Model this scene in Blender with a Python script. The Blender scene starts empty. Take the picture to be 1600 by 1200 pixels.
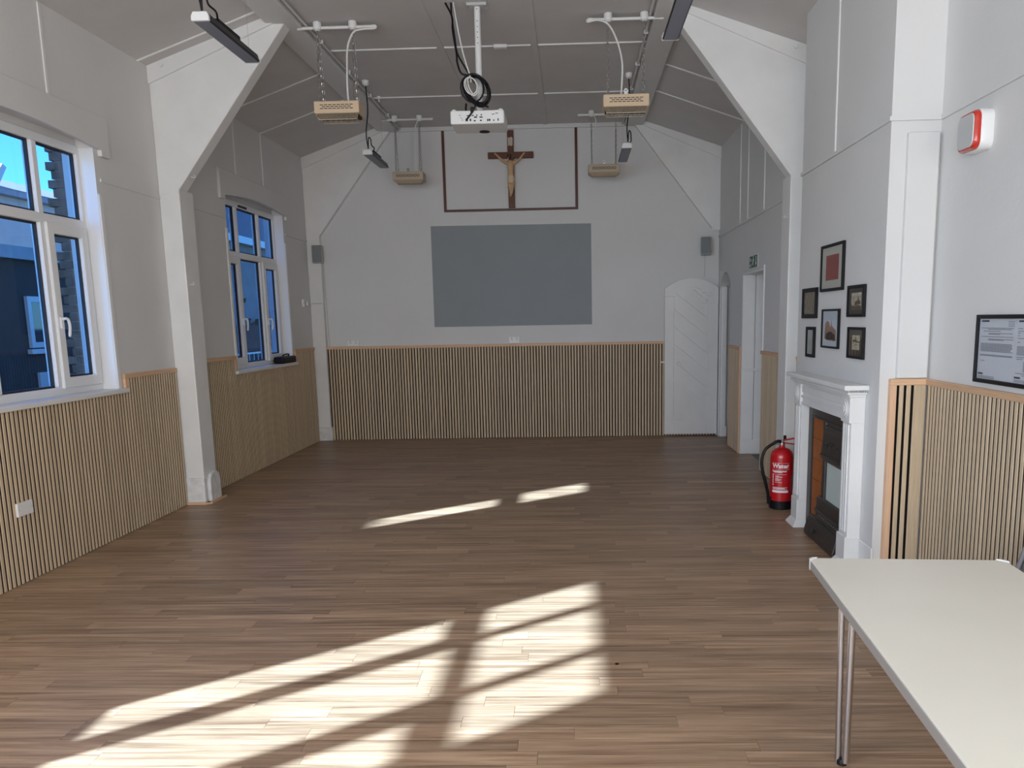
import bpy, bmesh, math, random
from mathutils import Vector, Matrix, Quaternion
random.seed(7)
SC = bpy.context.scene
COL = SC.collection
PI = math.pi

# ------------------------------------------------------------------ camera, sky, sun, exposure
def look_rows(pitch, yaw, roll):
    cp, sp, cy, sy = math.cos(pitch), math.sin(pitch), math.cos(yaw), math.sin(yaw)
    fw = Vector((-sy*cp, cy*cp, -sp)); r = Vector((cy, sy, 0)); d = fw.cross(r)
    c, s = math.cos(roll), math.sin(roll)
    return c*r + s*d, -s*r + c*d, fw
cr, cd, cf = look_rows(0.1571, 0.0322, 0.0186)
cam = bpy.data.objects.new('camera', bpy.data.cameras.new('camera'))
COL.objects.link(cam)
M = Matrix.Identity(4)
for i in range(3):
    M[i][0], M[i][1], M[i][2] = cr[i], -cd[i], -cf[i]
M.translation = Vector((0, 0, 1.617))
cam.matrix_world = M
cam.data.sensor_width = 36
cam.data.lens = 1240.1/1600*36
cam.data.shift_x = -57.49/1600
cam.data.shift_y = 96.39/1600
cam.data.clip_start = 0.05
SC.camera = cam

SC.view_settings.view_transform = 'Standard'
SC.view_settings.look = 'None'
SC.view_settings.gamma = 1
SC.view_settings.use_curve_mapping = False
SC.view_settings.exposure = 1.0

SUN = Vector((1, 0.75, -0.757)).normalized()
w = bpy.data.worlds.new('sky'); SC.world = w; w.use_nodes = True
nt = w.node_tree; nt.nodes.clear()
sky = nt.nodes.new('ShaderNodeTexSky'); sky.sky_type = 'NISHITA'; sky.sun_disc = False
sky.sun_elevation = math.radians(31); sky.sun_rotation = math.radians(234)
sky.ozone_density = 5.0; sky.dust_density = 0.05; sky.air_density = 1.0
bg = nt.nodes.new('ShaderNodeBackground'); bg.inputs[1].default_value = 0.33
wo = nt.nodes.new('ShaderNodeOutputWorld')
tn = nt.nodes.new('ShaderNodeMix'); tn.data_type = 'RGBA'; tn.blend_type = 'MULTIPLY'; tn.inputs[0].default_value = 1
tn.inputs[7].default_value = (0.58, 0.78, 0.97, 1)
nt.links.new(sky.outputs[0], tn.inputs[6]); nt.links.new(tn.outputs[2], bg.inputs[0]); nt.links.new(bg.outputs[0], wo.inputs[0])

sl = bpy.data.lights.new('sun', 'SUN'); sl.energy = 38.0; sl.angle = math.radians(0.9); sl.color = (1.0, 0.69, 0.58)
so = bpy.data.objects.new('sun', sl); COL.objects.link(so); so.location = (-12, -8, 12)
so.rotation_euler = SUN.to_track_quat('-Z', 'Y').to_euler()

def area(name, loc, direction, sx, sy, energy, color):
    l = bpy.data.lights.new(name, 'AREA'); l.shape = 'RECTANGLE'; l.size = sx; l.size_y = sy; l.energy = energy; l.color = color
    o = bpy.data.objects.new(name, l); COL.objects.link(o); o.location = loc
    o.rotation_euler = Vector(direction).to_track_quat('-Z', 'Y').to_euler()
    return o
# added fill light behind the camera, standing in for unseen end windows
area('rear_fill_light', (-0.9, -2.55, 2.1), (0, 1, 0.0), 3.6, 1.9, 84, (0.97, 0.97, 1.0))
# added bluish fill by the left wall, in place of unseen side windows
area('left_fill_light', (-3.5, -0.9, 2.0), (1, 0.25, -0.05), 1.5, 1.6, 108, (0.64, 0.82, 1.0))

# added warm fill from the right rear to brighten the left wall, no doorway there
area('right_fill_light', (1.95, -1.2, 1.6), (-1, 0.62, -0.05), 1.4, 2.0, 52, (1.0, 0.95, 0.88))

# ------------------------------------------------------------------ materials
MATS = {}
def mat(name, color, rough=0.5, metal=0.0, bump=0.0, bscale=60, vary=0.0, vscale=3.0, spec=0.5, coat=0.0):
    m = bpy.data.materials.new(name); m.use_nodes = True; MATS[name] = m
    n, L = m.node_tree.nodes, m.node_tree.links
    b = n['Principled BSDF']
    c = (*color, 1)
    b.inputs['Base Color'].default_value = c
    b.inputs['Roughness'].default_value = rough; b.inputs['Metallic'].default_value = metal
    b.inputs['Specular IOR Level'].default_value = spec
    b.inputs['Coat Weight'].default_value = coat
    g = n.new('ShaderNodeNewGeometry')
    if vary:
        t = n.new('ShaderNodeTexNoise'); t.inputs['Scale'].default_value = vscale; t.inputs['Detail'].default_value = 4
        L.new(g.outputs['Position'], t.inputs['Vector'])
        r = n.new('ShaderNodeMapRange'); r.inputs[1].default_value = 0.3; r.inputs[2].default_value = 0.7
        r.inputs[3].default_value = 1 - vary; r.inputs[4].default_value = 1 + vary
        L.new(t.outputs[0], r.inputs[0])
        x = n.new('ShaderNodeMix'); x.data_type = 'RGBA'; x.blend_type = 'MULTIPLY'; x.inputs[0].default_value = 1
        x.inputs[6].default_value = c; L.new(r.outputs[0], x.inputs[7]); L.new(x.outputs[2], b.inputs['Base Color'])
    if bump:
        t = n.new('ShaderNodeTexNoise'); t.inputs['Scale'].default_value = bscale; t.inputs['Detail'].default_value = 3
        L.new(g.outputs['Position'], t.inputs['Vector'])
        u = n.new('ShaderNodeBump'); u.inputs['Strength'].default_value = bump; u.inputs['Distance'].default_value = 0.004
        L.new(t.outputs[0], u.inputs['Height']); L.new(u.outputs[0], b.inputs['Normal'])
    return m

def wood(name, c_dark, c_light, axis, rough=0.45, fine=55.0, stretch=0.04, per_object=0.10, tone_attr=None, spec=0.4):
    """grain stretched along a world axis; tone differs piece by piece"""
    m = bpy.data.materials.new(name); m.use_nodes = True; MATS[name] = m
    n, L = m.node_tree.nodes, m.node_tree.links
    b = n['Principled BSDF']; b.inputs['Roughness'].default_value = rough; b.inputs['Specular IOR Level'].default_value = spec
    g = n.new('ShaderNodeNewGeometry')
    if tone_attr:
        a = n.new('ShaderNodeAttribute'); a.attribute_name = tone_attr; rnd = a.outputs['Fac']
    else:
        oi = n.new('ShaderNodeObjectInfo'); rnd = oi.outputs['Random']
    sc = [1.0, 1.0, 1.0]; sc[axis] = stretch
    off = n.new('ShaderNodeCombineXYZ')
    mu = n.new('ShaderNodeMath'); mu.operation = 'MULTIPLY'; mu.inputs[1].default_value = 53.0
    L.new(rnd, mu.inputs[0])
    for i in range(3): L.new(mu.outputs[0], off.inputs[i])
    va = n.new('ShaderNodeVectorMath'); va.operation = 'MULTIPLY'; va.inputs[1].default_value = sc
    L.new(g.outputs['Position'], va.inputs[0])
    vb = n.new('ShaderNodeVectorMath'); vb.operation = 'ADD'
    L.new(va.outputs[0], vb.inputs[0]); L.new(off.outputs[0], vb.inputs[1])
    t = n.new('ShaderNodeTexNoise'); t.inputs['Scale'].default_value = fine; t.inputs['Detail'].default_value = 5
    t.inputs['Roughness'].default_value = 0.65; t.inputs['Distortion'].default_value = 0.6
    L.new(vb.outputs[0], t.inputs['Vector'])
    ra = n.new('ShaderNodeValToRGB')
    ra.color_ramp.elements[0].position = 0.33; ra.color_ramp.elements[0].color = (*c_dark, 1)
    ra.color_ramp.elements[1].position = 0.66; ra.color_ramp.elements[1].color = (*c_light, 1)
    L.new(t.outputs[0], ra.inputs[0])
    r = n.new('ShaderNodeMapRange'); r.inputs[3].default_value = 1 - per_object; r.inputs[4].default_value = 1 + per_object
    L.new(rnd, r.inputs[0])
    x = n.new('ShaderNodeMix'); x.data_type = 'RGBA'; x.blend_type = 'MULTIPLY'; x.inputs[0].default_value = 1
    L.new(ra.outputs[0], x.inputs[6]); L.new(r.outputs[0], x.inputs[7]); L.new(x.outputs[2], b.inputs['Base Color'])
    u = n.new('ShaderNodeBump'); u.inputs['Strength'].default_value = 0.08; u.inputs['Distance'].default_value = 0.002
    L.new(t.outputs[0], u.inputs['Height']); L.new(u.outputs[0], b.inputs['Normal'])
    return m

def glassmat(name, tint):
    m = bpy.data.materials.new(name); m.use_nodes = True; MATS[name] = m
    n, L = m.node_tree.nodes, m.node_tree.links; n.clear()
    o = n.new('ShaderNodeOutputMaterial'); t = n.new('ShaderNodeBsdfTransparent'); t.inputs[0].default_value = (*tint, 1)
    g = n.new('ShaderNodeBsdfGlossy'); g.inputs['Roughness'].default_value = 0.02
    f = n.new('ShaderNodeFresnel'); f.inputs[0].default_value = 1.45
    h = n.new('ShaderNodeMath'); h.operation = 'MULTIPLY'; h.inputs[1].default_value = 0.7
    mx = n.new('ShaderNodeMixShader')
    gm = n.new('ShaderNodeNewGeometry'); bf = n.new('ShaderNodeMath'); bf.operation = 'SUBTRACT'; bf.inputs[0].default_value = 1.0
    L.new(gm.outputs['Backfacing'], bf.inputs[1]); m2 = n.new('ShaderNodeMath'); m2.operation = 'MULTIPLY'
    L.new(f.outputs[0], h.inputs[0]); L.new(h.outputs[0], m2.inputs[0]); L.new(bf.outputs[0], m2.inputs[1]); L.new(m2.outputs[0], mx.inputs[0]); L.new(t.outputs[0], mx.inputs[1]); L.new(g.outputs[0], mx.inputs[2])
    L.new(mx.outputs[0], o.inputs[0])
    return m

WALL = mat('wall_paint', (0.70, 0.695, 0.685), 0.75, bump=0.25, bscale=35, vary=0.03, vscale=1.3)
CEIL = mat('ceiling_paint', (0.62, 0.60, 0.585), 0.8, bump=0.1, bscale=80, vary=0.03)
GLOSSW = mat('white_gloss_paint', (0.78, 0.775, 0.76), 0.38, bump=0.12, bscale=18, vary=0.03, vscale=5)
SCUFFW = mat('scuffed_white_paint', (0.72, 0.72, 0.71), 0.5, bump=0.3, bscale=25, vary=0.12, vscale=14)
UPVC = mat('white_upvc', (0.82, 0.83, 0.84), 0.3)
DARKGAP = mat('dark_rubber', (0.012, 0.013, 0.016), 0.6)
SEAL = mat('dark_glazing_seal', (0.02, 0.022, 0.028), 0.6)
PANE = glassmat('blue_tinted_glass', (0.50, 0.72, 0.90))
CLEAR = glassmat('clear_picture_glass', (0.96, 0.97, 0.97))
FELT = mat('black_felt', (0.012, 0.010, 0.009), 0.95, spec=0.1)
SLAT = wood('oak_slat', (0.53, 0.405, 0.265), (0.68, 0.54, 0.375), 2, rough=0.55, fine=130, stretch=0.03, per_object=0.09)
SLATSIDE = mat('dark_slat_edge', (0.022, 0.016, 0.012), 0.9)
OAKV = wood('oak_trim_vertical', (0.64, 0.40, 0.25), (0.76, 0.50, 0.325), 2, rough=0.5, fine=90, stretch=0.04)
OAKX = wood('oak_trim_along_x', (0.60, 0.37, 0.22), (0.72, 0.47, 0.295), 0, rough=0.5, fine=90, stretch=0.04)
OAKY = wood('oak_trim_along_y', (0.60, 0.37, 0.22), (0.72, 0.47, 0.295), 1, rough=0.5, fine=90, stretch=0.04)
FLOORW = wood('floor_plank_wood', (0.19, 0.108, 0.062), (0.46, 0.308, 0.195), 0, rough=0.40, fine=42, stretch=0.035, per_object=0.17, tone_attr='tone', spec=0.45)
MAHOG = wood('mahogany_strip', (0.060, 0.014, 0.006), (0.105, 0.028, 0.012), 2, rough=0.35, fine=60)
CROSSW = wood('red_brown_cross_wood', (0.085, 0.022, 0.008), (0.145, 0.042, 0.015), 2, rough=0.45, fine=60)
GREYP = mat('grey_screen_paint', (0.30, 0.325, 0.34), 0.8, bump=0.1, bscale=60, vary=0.02)
BEIGE = mat('beige_enamel', (0.66, 0.50, 0.335), 0.4)
BEIGE2 = mat('dull_beige_enamel', (0.47, 0.38, 0.27), 0.5)
BLACK = mat('black_plastic', (0.004, 0.004, 0.006), 0.5, spec=0.3)
BLACKM = mat('black_anodised_metal', (0.015, 0.016, 0.02), 0.35, metal=0.5)
DIFF = mat('grey_diffuser', (0.22, 0.235, 0.29), 0.45)
WPLAS = mat('white_plastic', (0.80, 0.80, 0.79), 0.35)
LGREY = mat('light_grey_plastic', (0.55, 0.56, 0.56), 0.4)
SPKG = mat('grey_speaker_grille', (0.21, 0.23, 0.235), 0.6, bump=0.5, bscale=600)
SPKB = mat('speaker_case_grey', (0.40, 0.41, 0.41), 0.5)
STEEL = mat('zinc_steel', (0.55, 0.55, 0.54), 0.3, metal=1.0)
CHROME = mat('satin_steel_tube', (0.62, 0.62, 0.64), 0.22, metal=1.0)
REDP = mat('red_enamel', (0.52, 0.006, 0.012), 0.28, coat=0.3)
REDB = mat('translucent_red_plastic', (0.55, 0.03, 0.015), 0.2, coat=0.5)
PRINTW = mat('white_print', (0.82, 0.80, 0.80), 0.5)
PRINTB = mat('dark_print', (0.06, 0.06, 0.075), 0.6)
PRINTG = mat('grey_print', (0.25, 0.25, 0.29), 0.6)
PAPER = mat('white_paper', (0.62, 0.63, 0.69), 0.7)
CREAMM = mat('cream_mount_board', (0.56, 0.53, 0.47), 0.8)
REDPRINT = mat('dull_red_print', (0.33, 0.085, 0.07), 0.7, vary=0.15, vscale=60)
SEPIA = mat('sepia_print', (0.50, 0.43, 0.33), 0.7, vary=0.4, vscale=45)
SEPIAD = mat('dark_sepia_print', (0.12, 0.085, 0.055), 0.7, vary=0.3, vscale=60)
BRPRINT = mat('old_brown_photograph', (0.20, 0.15, 0.095), 0.6, vary=0.5, vscale=30)
BRICKR = mat('brown_church_print', (0.31, 0.155, 0.10), 0.7, vary=0.3, vscale=70)
GREYPR = mat('pale_grey_print', (0.42, 0.44, 0.43), 0.6, vary=0.1, vscale=20)
BRMOUNT = mat('brown_mount_board', (0.075, 0.055, 0.045), 0.8)
BLUEW = mat('pale_blue_paper', (0.58, 0.62, 0.70), 0.7)
IRON = mat('cast_iron', (0.075, 0.066, 0.062), 0.42, metal=0.6, bump=0.3, bscale=90)
TILE = mat('orange_brown_tile', (0.33, 0.095, 0.016), 0.55, vary=0.12, vscale=14, spec=0.25)
BOARD = mat('pale_green_fireboard', (0.56, 0.62, 0.58), 0.5)
CREAM = mat('cream_table_laminate', (0.70, 0.665, 0.58), 0.38, vary=0.015, vscale=4)
TEDGE = mat('grey_table_edging', (0.30, 0.275, 0.25), 0.45)
GREEN = mat('green_sign', (0.012, 0.085, 0.035), 0.5)
SKIN = mat('painted_figure', (0.56, 0.355, 0.20), 0.55)
CLOTHF = mat('painted_loincloth', (0.70, 0.54, 0.36), 0.6)
HAIRF = mat('painted_hair', (0.07, 0.025, 0.012), 0.6)
SCROLL = mat('cream_scroll', (0.55, 0.47, 0.38), 0.6)
CORDW = mat('white_cord', (0.75, 0.74, 0.72), 0.5)
BRICK = mat('dark_weathered_brick', (0.13, 0.105, 0.085), 0.9, bump=0.6, bscale=40, vary=0.35, vscale=9)
MORTAR = mat('grey_mortar', (0.22, 0.21, 0.20), 0.95)
RENDER = mat('white_render', (0.42, 0.42, 0.41), 0.9, vary=0.06)
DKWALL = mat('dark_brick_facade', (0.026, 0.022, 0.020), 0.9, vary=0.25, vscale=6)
GREYR = mat('grey_pebbledash', (0.17, 0.17, 0.17), 0.95, bump=0.4, bscale=50, vary=0.15)
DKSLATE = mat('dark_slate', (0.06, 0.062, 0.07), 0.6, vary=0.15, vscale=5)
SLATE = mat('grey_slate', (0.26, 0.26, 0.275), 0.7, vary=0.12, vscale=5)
FASCIA = mat('white_fascia', (0.45, 0.45, 0.45), 0.5)
GRASSM = mat('tarmac_yard', (0.12, 0.12, 0.115), 0.95, vary=0.2)
LEAF = mat('dark_hedge_leaves', (0.02, 0.032, 0.015), 0.8, vary=0.4, vscale=20)
DKGLASS = mat('dark_window_glass', (0.03, 0.04, 0.05), 0.08)
GREYCH = mat('grey_chair_plastic', (0.20, 0.195, 0.20), 0.5)
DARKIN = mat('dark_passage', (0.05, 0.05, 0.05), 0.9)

# ------------------------------------------------------------------ mesh helpers
WP = {}
def V(*a): return Vector(a)
class MB:
    def __init__(s): s.v = []; s.f = []; s.tone = []
    def add(s, vs, fs, tone=0.5):
        o = len(s.v); s.v += [Vector(p) for p in vs]
        for f in fs: s.f.append([o+i for i in f]); s.tone.append(tone)
        return s
    def box(s, x0, x1, y0, y1, z0, z1, tone=0.5):
        vs = [(x, y, z) for z in (z0, z1) for y in (y0, y1) for x in (x0, x1)]
        return s.add(vs, [(0, 2, 3, 1), (4, 5, 7, 6), (0, 1, 5, 4), (2, 6, 7, 3), (0, 4, 6, 2), (1, 3, 7, 5)], tone)
    def bar(s, a, b, wx, wy, up=(0, 0, 1)):
        """rectangular bar from a to b"""
        a, b = Vector(a), Vector(b); d = (b-a).normalized(); u = Vector(up)
        if abs(d.dot(u)) > .99: u = Vector((0, 1, 0))
        r = d.cross(u).normalized(); u = r.cross(d)
        vs = [p + r*sx*wx/2 + u*sy*wy/2 for p in (a, b) for sx, sy in ((-1, -1), (1, -1), (1, 1), (-1, 1))]
        return s.add(vs, [(3, 2, 1, 0), (4, 5, 6, 7), (0, 1, 5, 4), (1, 2, 6, 5), (2, 3, 7, 6), (3, 0, 4, 7)])
    def prism(s, poly, axis, a, b):
        """poly in the other two axes (in x,y,z order), extruded along axis from a to b"""
        def P(p, t):
            q = list(p); q.insert(axis, t); return q
        n = len(poly); vs = [P(p, a) for p in poly] + [P(p, b) for p in poly]
        fs = [tuple(range(n))[::-1], tuple(range(n, 2*n))] + [(i, (i+1) % n, n+(i+1) % n, n+i) for i in range(n)]
        return s.add(vs, fs)
    def tube(s, pts, r, n=8, closed=False):
        pts = [Vector(p) for p in pts]; rings = []; N = len(pts); u = None
        for i, p in enumerate(pts):
            if closed: d = pts[(i+1) % N] - pts[i-1]
            else: d = pts[min(i+1, N-1)] - pts[max(i-1, 0)]
            d.normalize()
            if u is None:
                u = Vector((0, 0, 1)) if abs(d.z) < .9 else Vector((1, 0, 0))
            u = (u - d*u.dot(d)).normalized(); q = d.cross(u)
            rr = r[i] if isinstance(r, (list, tuple)) else r
            rings.append([p + (u*math.cos(2*PI*k/n) + q*math.sin(2*PI*k/n))*rr for k in range(n)])
        vs = [v for R in rings for v in R]; fs = []
        for i in range(N if closed else N-1):
            j = (i+1) % N
            for k in range(n): fs.append((i*n+k, i*n+(k+1) % n, j*n+(k+1) % n, j*n+k))
        if not closed: fs += [tuple(range(n))[::-1], tuple((N-1)*n+k for k in range(n))]
        return s.add(vs, fs)
    def lathe(s, prof, c=(0, 0, 0), n=24, axis=2):
        """prof: (radius, height) from bottom to top"""
        vs = []
        for r, h in prof:
            for k in range(n):
                a = 2*PI*k/n; p = [r*math.cos(a), r*math.sin(a)]; p.insert(axis, h); vs.append(Vector(p)+Vector(c))
        fs = [(i*n+k, i*n+(k+1) % n, (i+1)*n+(k+1) % n, (i+1)*n+k) for i in range(len(prof)-1) for k in range(n)]
        fs += [tuple(range(n))[::-1], tuple((len(prof)-1)*n+k for k in range(n))]
        return s.add(vs, fs)
    def slab(s, us, vs_, filled, axis, w0, w1):
        """grid of cells (u,v) pierced by holes, thickness w0..w1 along axis; one connected shell"""
        def P(u, v, t):
            q = [u, v]; q.insert(axis, t); return q
        nu, nv = len(us), len(vs_); base = {}; V_ = []; F = []
        def idx(i, j, k):
            if (i, j, k) not in base:
                base[i, j, k] = len(V_); V_.append(P(us[i], vs_[j], (w0, w1)[k]))
            return base[i, j, k]
        ok = lambda i, j: 0 <= i < nu-1 and 0 <= j < nv-1 and filled(i, j)
        for i in range(nu-1):
            for j in range(nv-1):
                if not ok(i, j): continue
                F.append((idx(i, j, 0), idx(i, j+1, 0), idx(i+1, j+1, 0), idx(i+1, j, 0)))
                F.append((idx(i, j, 1), idx(i+1, j, 1), idx(i+1, j+1, 1), idx(i, j+1, 1)))
                for di, dj, a, b in ((-1, 0, (i, j), (i, j+1)), (1, 0, (i+1, j+1), (i+1, j)), (0, -1, (i+1, j), (i, j)), (0, 1, (i, j+1), (i+1, j+1))):
                    if not ok(i+di, j+dj):
                        F.append((idx(*a, 0), idx(*b, 0), idx(*b, 1), idx(*a, 1)))
        return s.add(V_, F)
    def bounds(s):
        return [min(v[i] for v in s.v) for i in range(3)], [max(v[i] for v in s.v) for i in range(3)]
    def build(s, name, m, parent=None, local=False, bevel=0.0, smooth=False, tone=False, seg=1, fixn=True):
        if parent is not None: O = Vector((0, 0, 0)) if local else WP[parent.name]
        else:
            lo, hi = s.bounds(); O = Vector(((lo[0]+hi[0])/2, (lo[1]+hi[1])/2, lo[2]))
        me = bpy.data.meshes.new(name); me.from_pydata([v-O for v in s.v], [], s.f)
        if tone:
            a = me.attributes.new('tone', 'FLOAT', 'FACE'); a.data.foreach_set('value', s.tone)
        if fixn:
            b = bmesh.new(); b.from_mesh(me); bmesh.ops.recalc_face_normals(b, faces=b.faces); b.to_mesh(me); b.free()
        me.materials.append(m)
        if smooth:
            for p in me.polygons: p.use_smooth = True
        o = bpy.data.objects.new(name, me); COL.objects.link(o)
        if parent is not None: o.parent = parent; WP[o.name] = WP[parent.name]
        else: o.location = O; WP[o.name] = O
        if bevel:
            bv = o.modifiers.new('bevel', 'BEVEL'); bv.width = bevel; bv.segments = seg; bv.limit_method = 'ANGLE'
        if smooth and not bevel:
            es = o.modifiers.new('split', 'EDGE_SPLIT'); es.split_angle = math.radians(40)
        return o

def thing(name, loc, label=None, cat=None, group=None, rotz=0, kind=None):
    o = bpy.data.objects.new(name, None); COL.objects.link(o); o.location = loc; o.rotation_euler = (0, 0, rotz)
    o.empty_display_size = 0.1; WP[o.name] = Vector(loc)
    return tag(o, label, cat, group, kind)
def tag(o, label=None, cat=None, group=None, kind=None):
    if label: o['label'] = label
    if cat: o['category'] = cat
    if group: o['group'] = group
    if kind: o['kind'] = kind
    return o
def struct(o): o['kind'] = 'structure'; return o
def dup(root, loc, label=None, parent=None):
    c = root.copy(); COL.objects.link(c)
    if parent is None:
        c.location = loc; WP[c.name] = Vector(loc)
        if label: c['label'] = label
    else: c.parent = parent; WP[c.name] = WP[parent.name]
    for ch in list(root.children): dup(ch, None, None, c)
    return c
def text_mesh(s, size, bold=0.0):
    cu = bpy.data.curves.new('lettering', 'FONT'); cu.body = s; cu.size = size; cu.offset = bold; cu.resolution_u = 3
    o = bpy.data.objects.new('lettering', cu); COL.objects.link(o)
    bpy.context.view_layer.update()
    me = bpy.data.meshes.new_from_object(o)
    vs = [tuple(v.co) for v in me.vertices]; fs = [tuple(p.vertices) for p in me.polygons]
    bpy.data.objects.remove(o); bpy.data.meshes.remove(me); bpy.data.curves.remove(cu)
    return vs, fs
def spline(pts, n=8):
    """Catmull-Rom through pts"""
    P = [Vector(p) for p in pts]; P = [P[0]*2-P[1]] + P + [P[-1]*2-P[-2]]; out = []
    for i in range(1, len(P)-2):
        a, b, c, d = P[i-1:i+3]
        for k in range(n):
            t = k/n; out.append(0.5*((2*b)+(c-a)*t+(2*a-5*b+4*c-d)*t*t+(3*b-a-3*c+d)*t**3))
    out.append(P[-2]); return out

# ------------------------------------------------------------------ room dimensions (metres)
XL, XR, YB, YF = -3.57, 1.975, 10.98, -2.6      # plaster faces
XREC, XBR, YRET, YBR2 = 2.09, 1.81, 4.75, 6.50  # recess wall, chimney breast face, its near and far ends
ZE, ZC = 3.80, 4.16                             # eaves, flat ceiling
WIN = {1: 5.285, 2: 9.215, 3: 1.17}             # window centres along the left wall
HW, ZS, ZH = 0.83, 1.14, 3.02

# ------------------------------------------------------------------ floor
fl = struct(MB().box(-3.95, 2.6, YF-.3, YB+.3, -0.2, -0.012).build('floor', MORTAR))
PWID = 0.09
planks = []
rows = int((YB-2.25)/PWID)+1
for r in range(rows):
    y0 = 2.25 + r*PWID; y1 = min(y0+PWID, YB)
    x = XL - random.uniform(0.0, 0.9)
    while x < XREC:
        Lp = random.uniform(0.75, 1.1)
        a, b = max(x, XL), min(x+Lp, XREC)
        if b-a > 0.04: planks.append((a, b, y0, y1, random.random()))
        x += Lp
planks.sort(key=lambda p: max(0, abs((p[0]+p[1])/2+0.3)-1.2)*0.3 + p[2])
G = 0.0006
for p in planks[:300]:
    MB().box(p[0]+G, p[1]-G, p[2]+G, p[3]-G, -0.011, 0.0, p[4]).build('plank', FLOORW, fl, tone=True)
fm = MB()
for p in planks[300:]: fm.box(p[0]+G, p[1]-G, p[2]+G, p[3]-G, -0.011, 0.0, p[4])
y = YF
while y < 2.25-0.01:
    fm.box(XL, XREC, y+G, min(y+.18, 2.25)-G, -0.011, 0.0, random.random()); y += .18
tag(fm.build('planking', FLOORW, fl, tone=True), kind='stuff')

# ------------------------------------------------------------------ walls
ys = sorted([YF-.3, YB+.3] + [WIN[k]+s*HW for k in WIN for s in (-1, 1)])
zs = [-0.2, ZS, ZH, ZE+.02]
def in_win(i, j):
    c = (ys[i]+ys[i+1])/2
    return not (j == 1 and any(abs(c-WIN[k]) < HW for k in WIN))
wl = struct(MB().slab(ys, zs, in_win, 0, -3.815, XL).build('wall_left', WALL))
wb = struct(MB().box(-3.92, 2.6, YB, YB+.3, -.2, 4.4).build('wall_back', WALL))
wf = struct(MB().box(-3.92, 2.6, YF-.3, YF, -.2, 4.4).build('wall_front', WALL))
# right wall beyond the truss, with the arched doorway and the deep panelled doorway
D1a, D1b, D1z = 10.12, 10.87, 2.22
D2a, D2b, D2z = 8.38, 9.42, 2.105
yr = [YBR2-.2, D2a, D2b, D1a, D1b, YB+.1]; zr = [-.2, D2z, D1z, ZE+.02]
wr = struct(MB().slab(yr, zr, lambda i, j: not ((i == 1 and j == 0) or (i == 3 and j <= 1)), 0, XR, 2.30).build('wall_right', WALL))
wrec = struct(MB().box(XREC, 2.6, YF-.1, YRET+.1, -.2, ZE+.02).build('wall_recess', WALL))
wch = struct(MB().box(XBR, 2.5, YRET, YBR2, -.2, ZE+.25).build('wall_chimney', WALL))
MB().box(XBR-.006, XBR+.01, YRET-.006, 4.95, 0, 0.20).build('skirting', GLOSSW, wch, bevel=.004)
MB().box(XBR-.006, XBR+.01, 6.21, YBR2, 0, 0.20).build('skirting', GLOSSW, wch, bevel=.004)
MB().box(1.90, 2.075, YRET-.028, YRET+.005, 1.24, 2.62).build('pipe_boxing', WALL, wch, bevel=.004)
# passage behind the arched doorway and a backing behind the panelled one
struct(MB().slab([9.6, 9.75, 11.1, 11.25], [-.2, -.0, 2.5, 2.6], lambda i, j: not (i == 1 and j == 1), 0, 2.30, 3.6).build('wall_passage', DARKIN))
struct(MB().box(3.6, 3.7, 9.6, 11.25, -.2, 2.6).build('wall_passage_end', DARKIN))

# arch spandrel above the open door: pointed head in the doorway
def arch_pts(y0, y1, zspr, zap, n=8):
    ym = (y0+y1)/2; L_ = []
    for i in range(n+1):
        t = i/n; L_.append((y0+(ym-y0)*t, zspr+(zap-zspr)*(1-(1-t)**1.8)))
    R_ = [(y0+y1-p[0], p[1]) for p in L_[::-1][1:]]
    return L_+R_
ap = arch_pts(D1a, D1b, 2.0, 2.19)
sp_ = MB().prism([(D1a, D1z)] + ap + [(D1b, D1z)], 0, XR+.004, 2.28).build('arch_head', WALL, wr)

# picture-rail strips, battens
def strip(parent, name, m, *boxes, **k):
    for b in boxes: MB().box(*b).build(name, m, parent, **k)
strip(wl, 'rail', WALL, *[(XL, XL+.010, a, b, 2.715, 2.74) for a, b in ((YF, WIN[3]-HW-.05), (WIN[3]+HW+.05, WIN[1]-HW-.05), (WIN[1]+HW+.05, 7.04), (7.2, WIN[2]-HW-.05), (WIN[2]+HW+.05, 10.9))])
strip(wl, 'batten', GLOSSW, *[(XL, XL+.009, y-.011, y+.011, 3.19, ZE-.01) for y in (1.7, 5.64, 8.72, 9.49)])
strip(wr, 'rail', WALL, (XR-.012, XR, YBR2, YB, 2.665, 2.69))
strip(wr, 'batten', GLOSSW, *[(XR-.009, XR, y-.011, y+.011, 2.69, ZE-.01) for y in (8.45, 9.22, 9.63)])
strip(wch, 'rail', WALL, (XBR-.015, XBR, YRET-.015, YBR2, 2.685, 2.71), (XBR, XREC, YRET-.015, YRET, 2.686, 2.709))
strip(wch, 'batten', GLOSSW, (XBR-.01, XBR, 5.72-.011, 5.72+.011, 2.71, ZE-.01))
strip(wrec, 'rail', WALL, (XREC-.012, XREC, YF, YRET, 2.685, 2.71))

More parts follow.
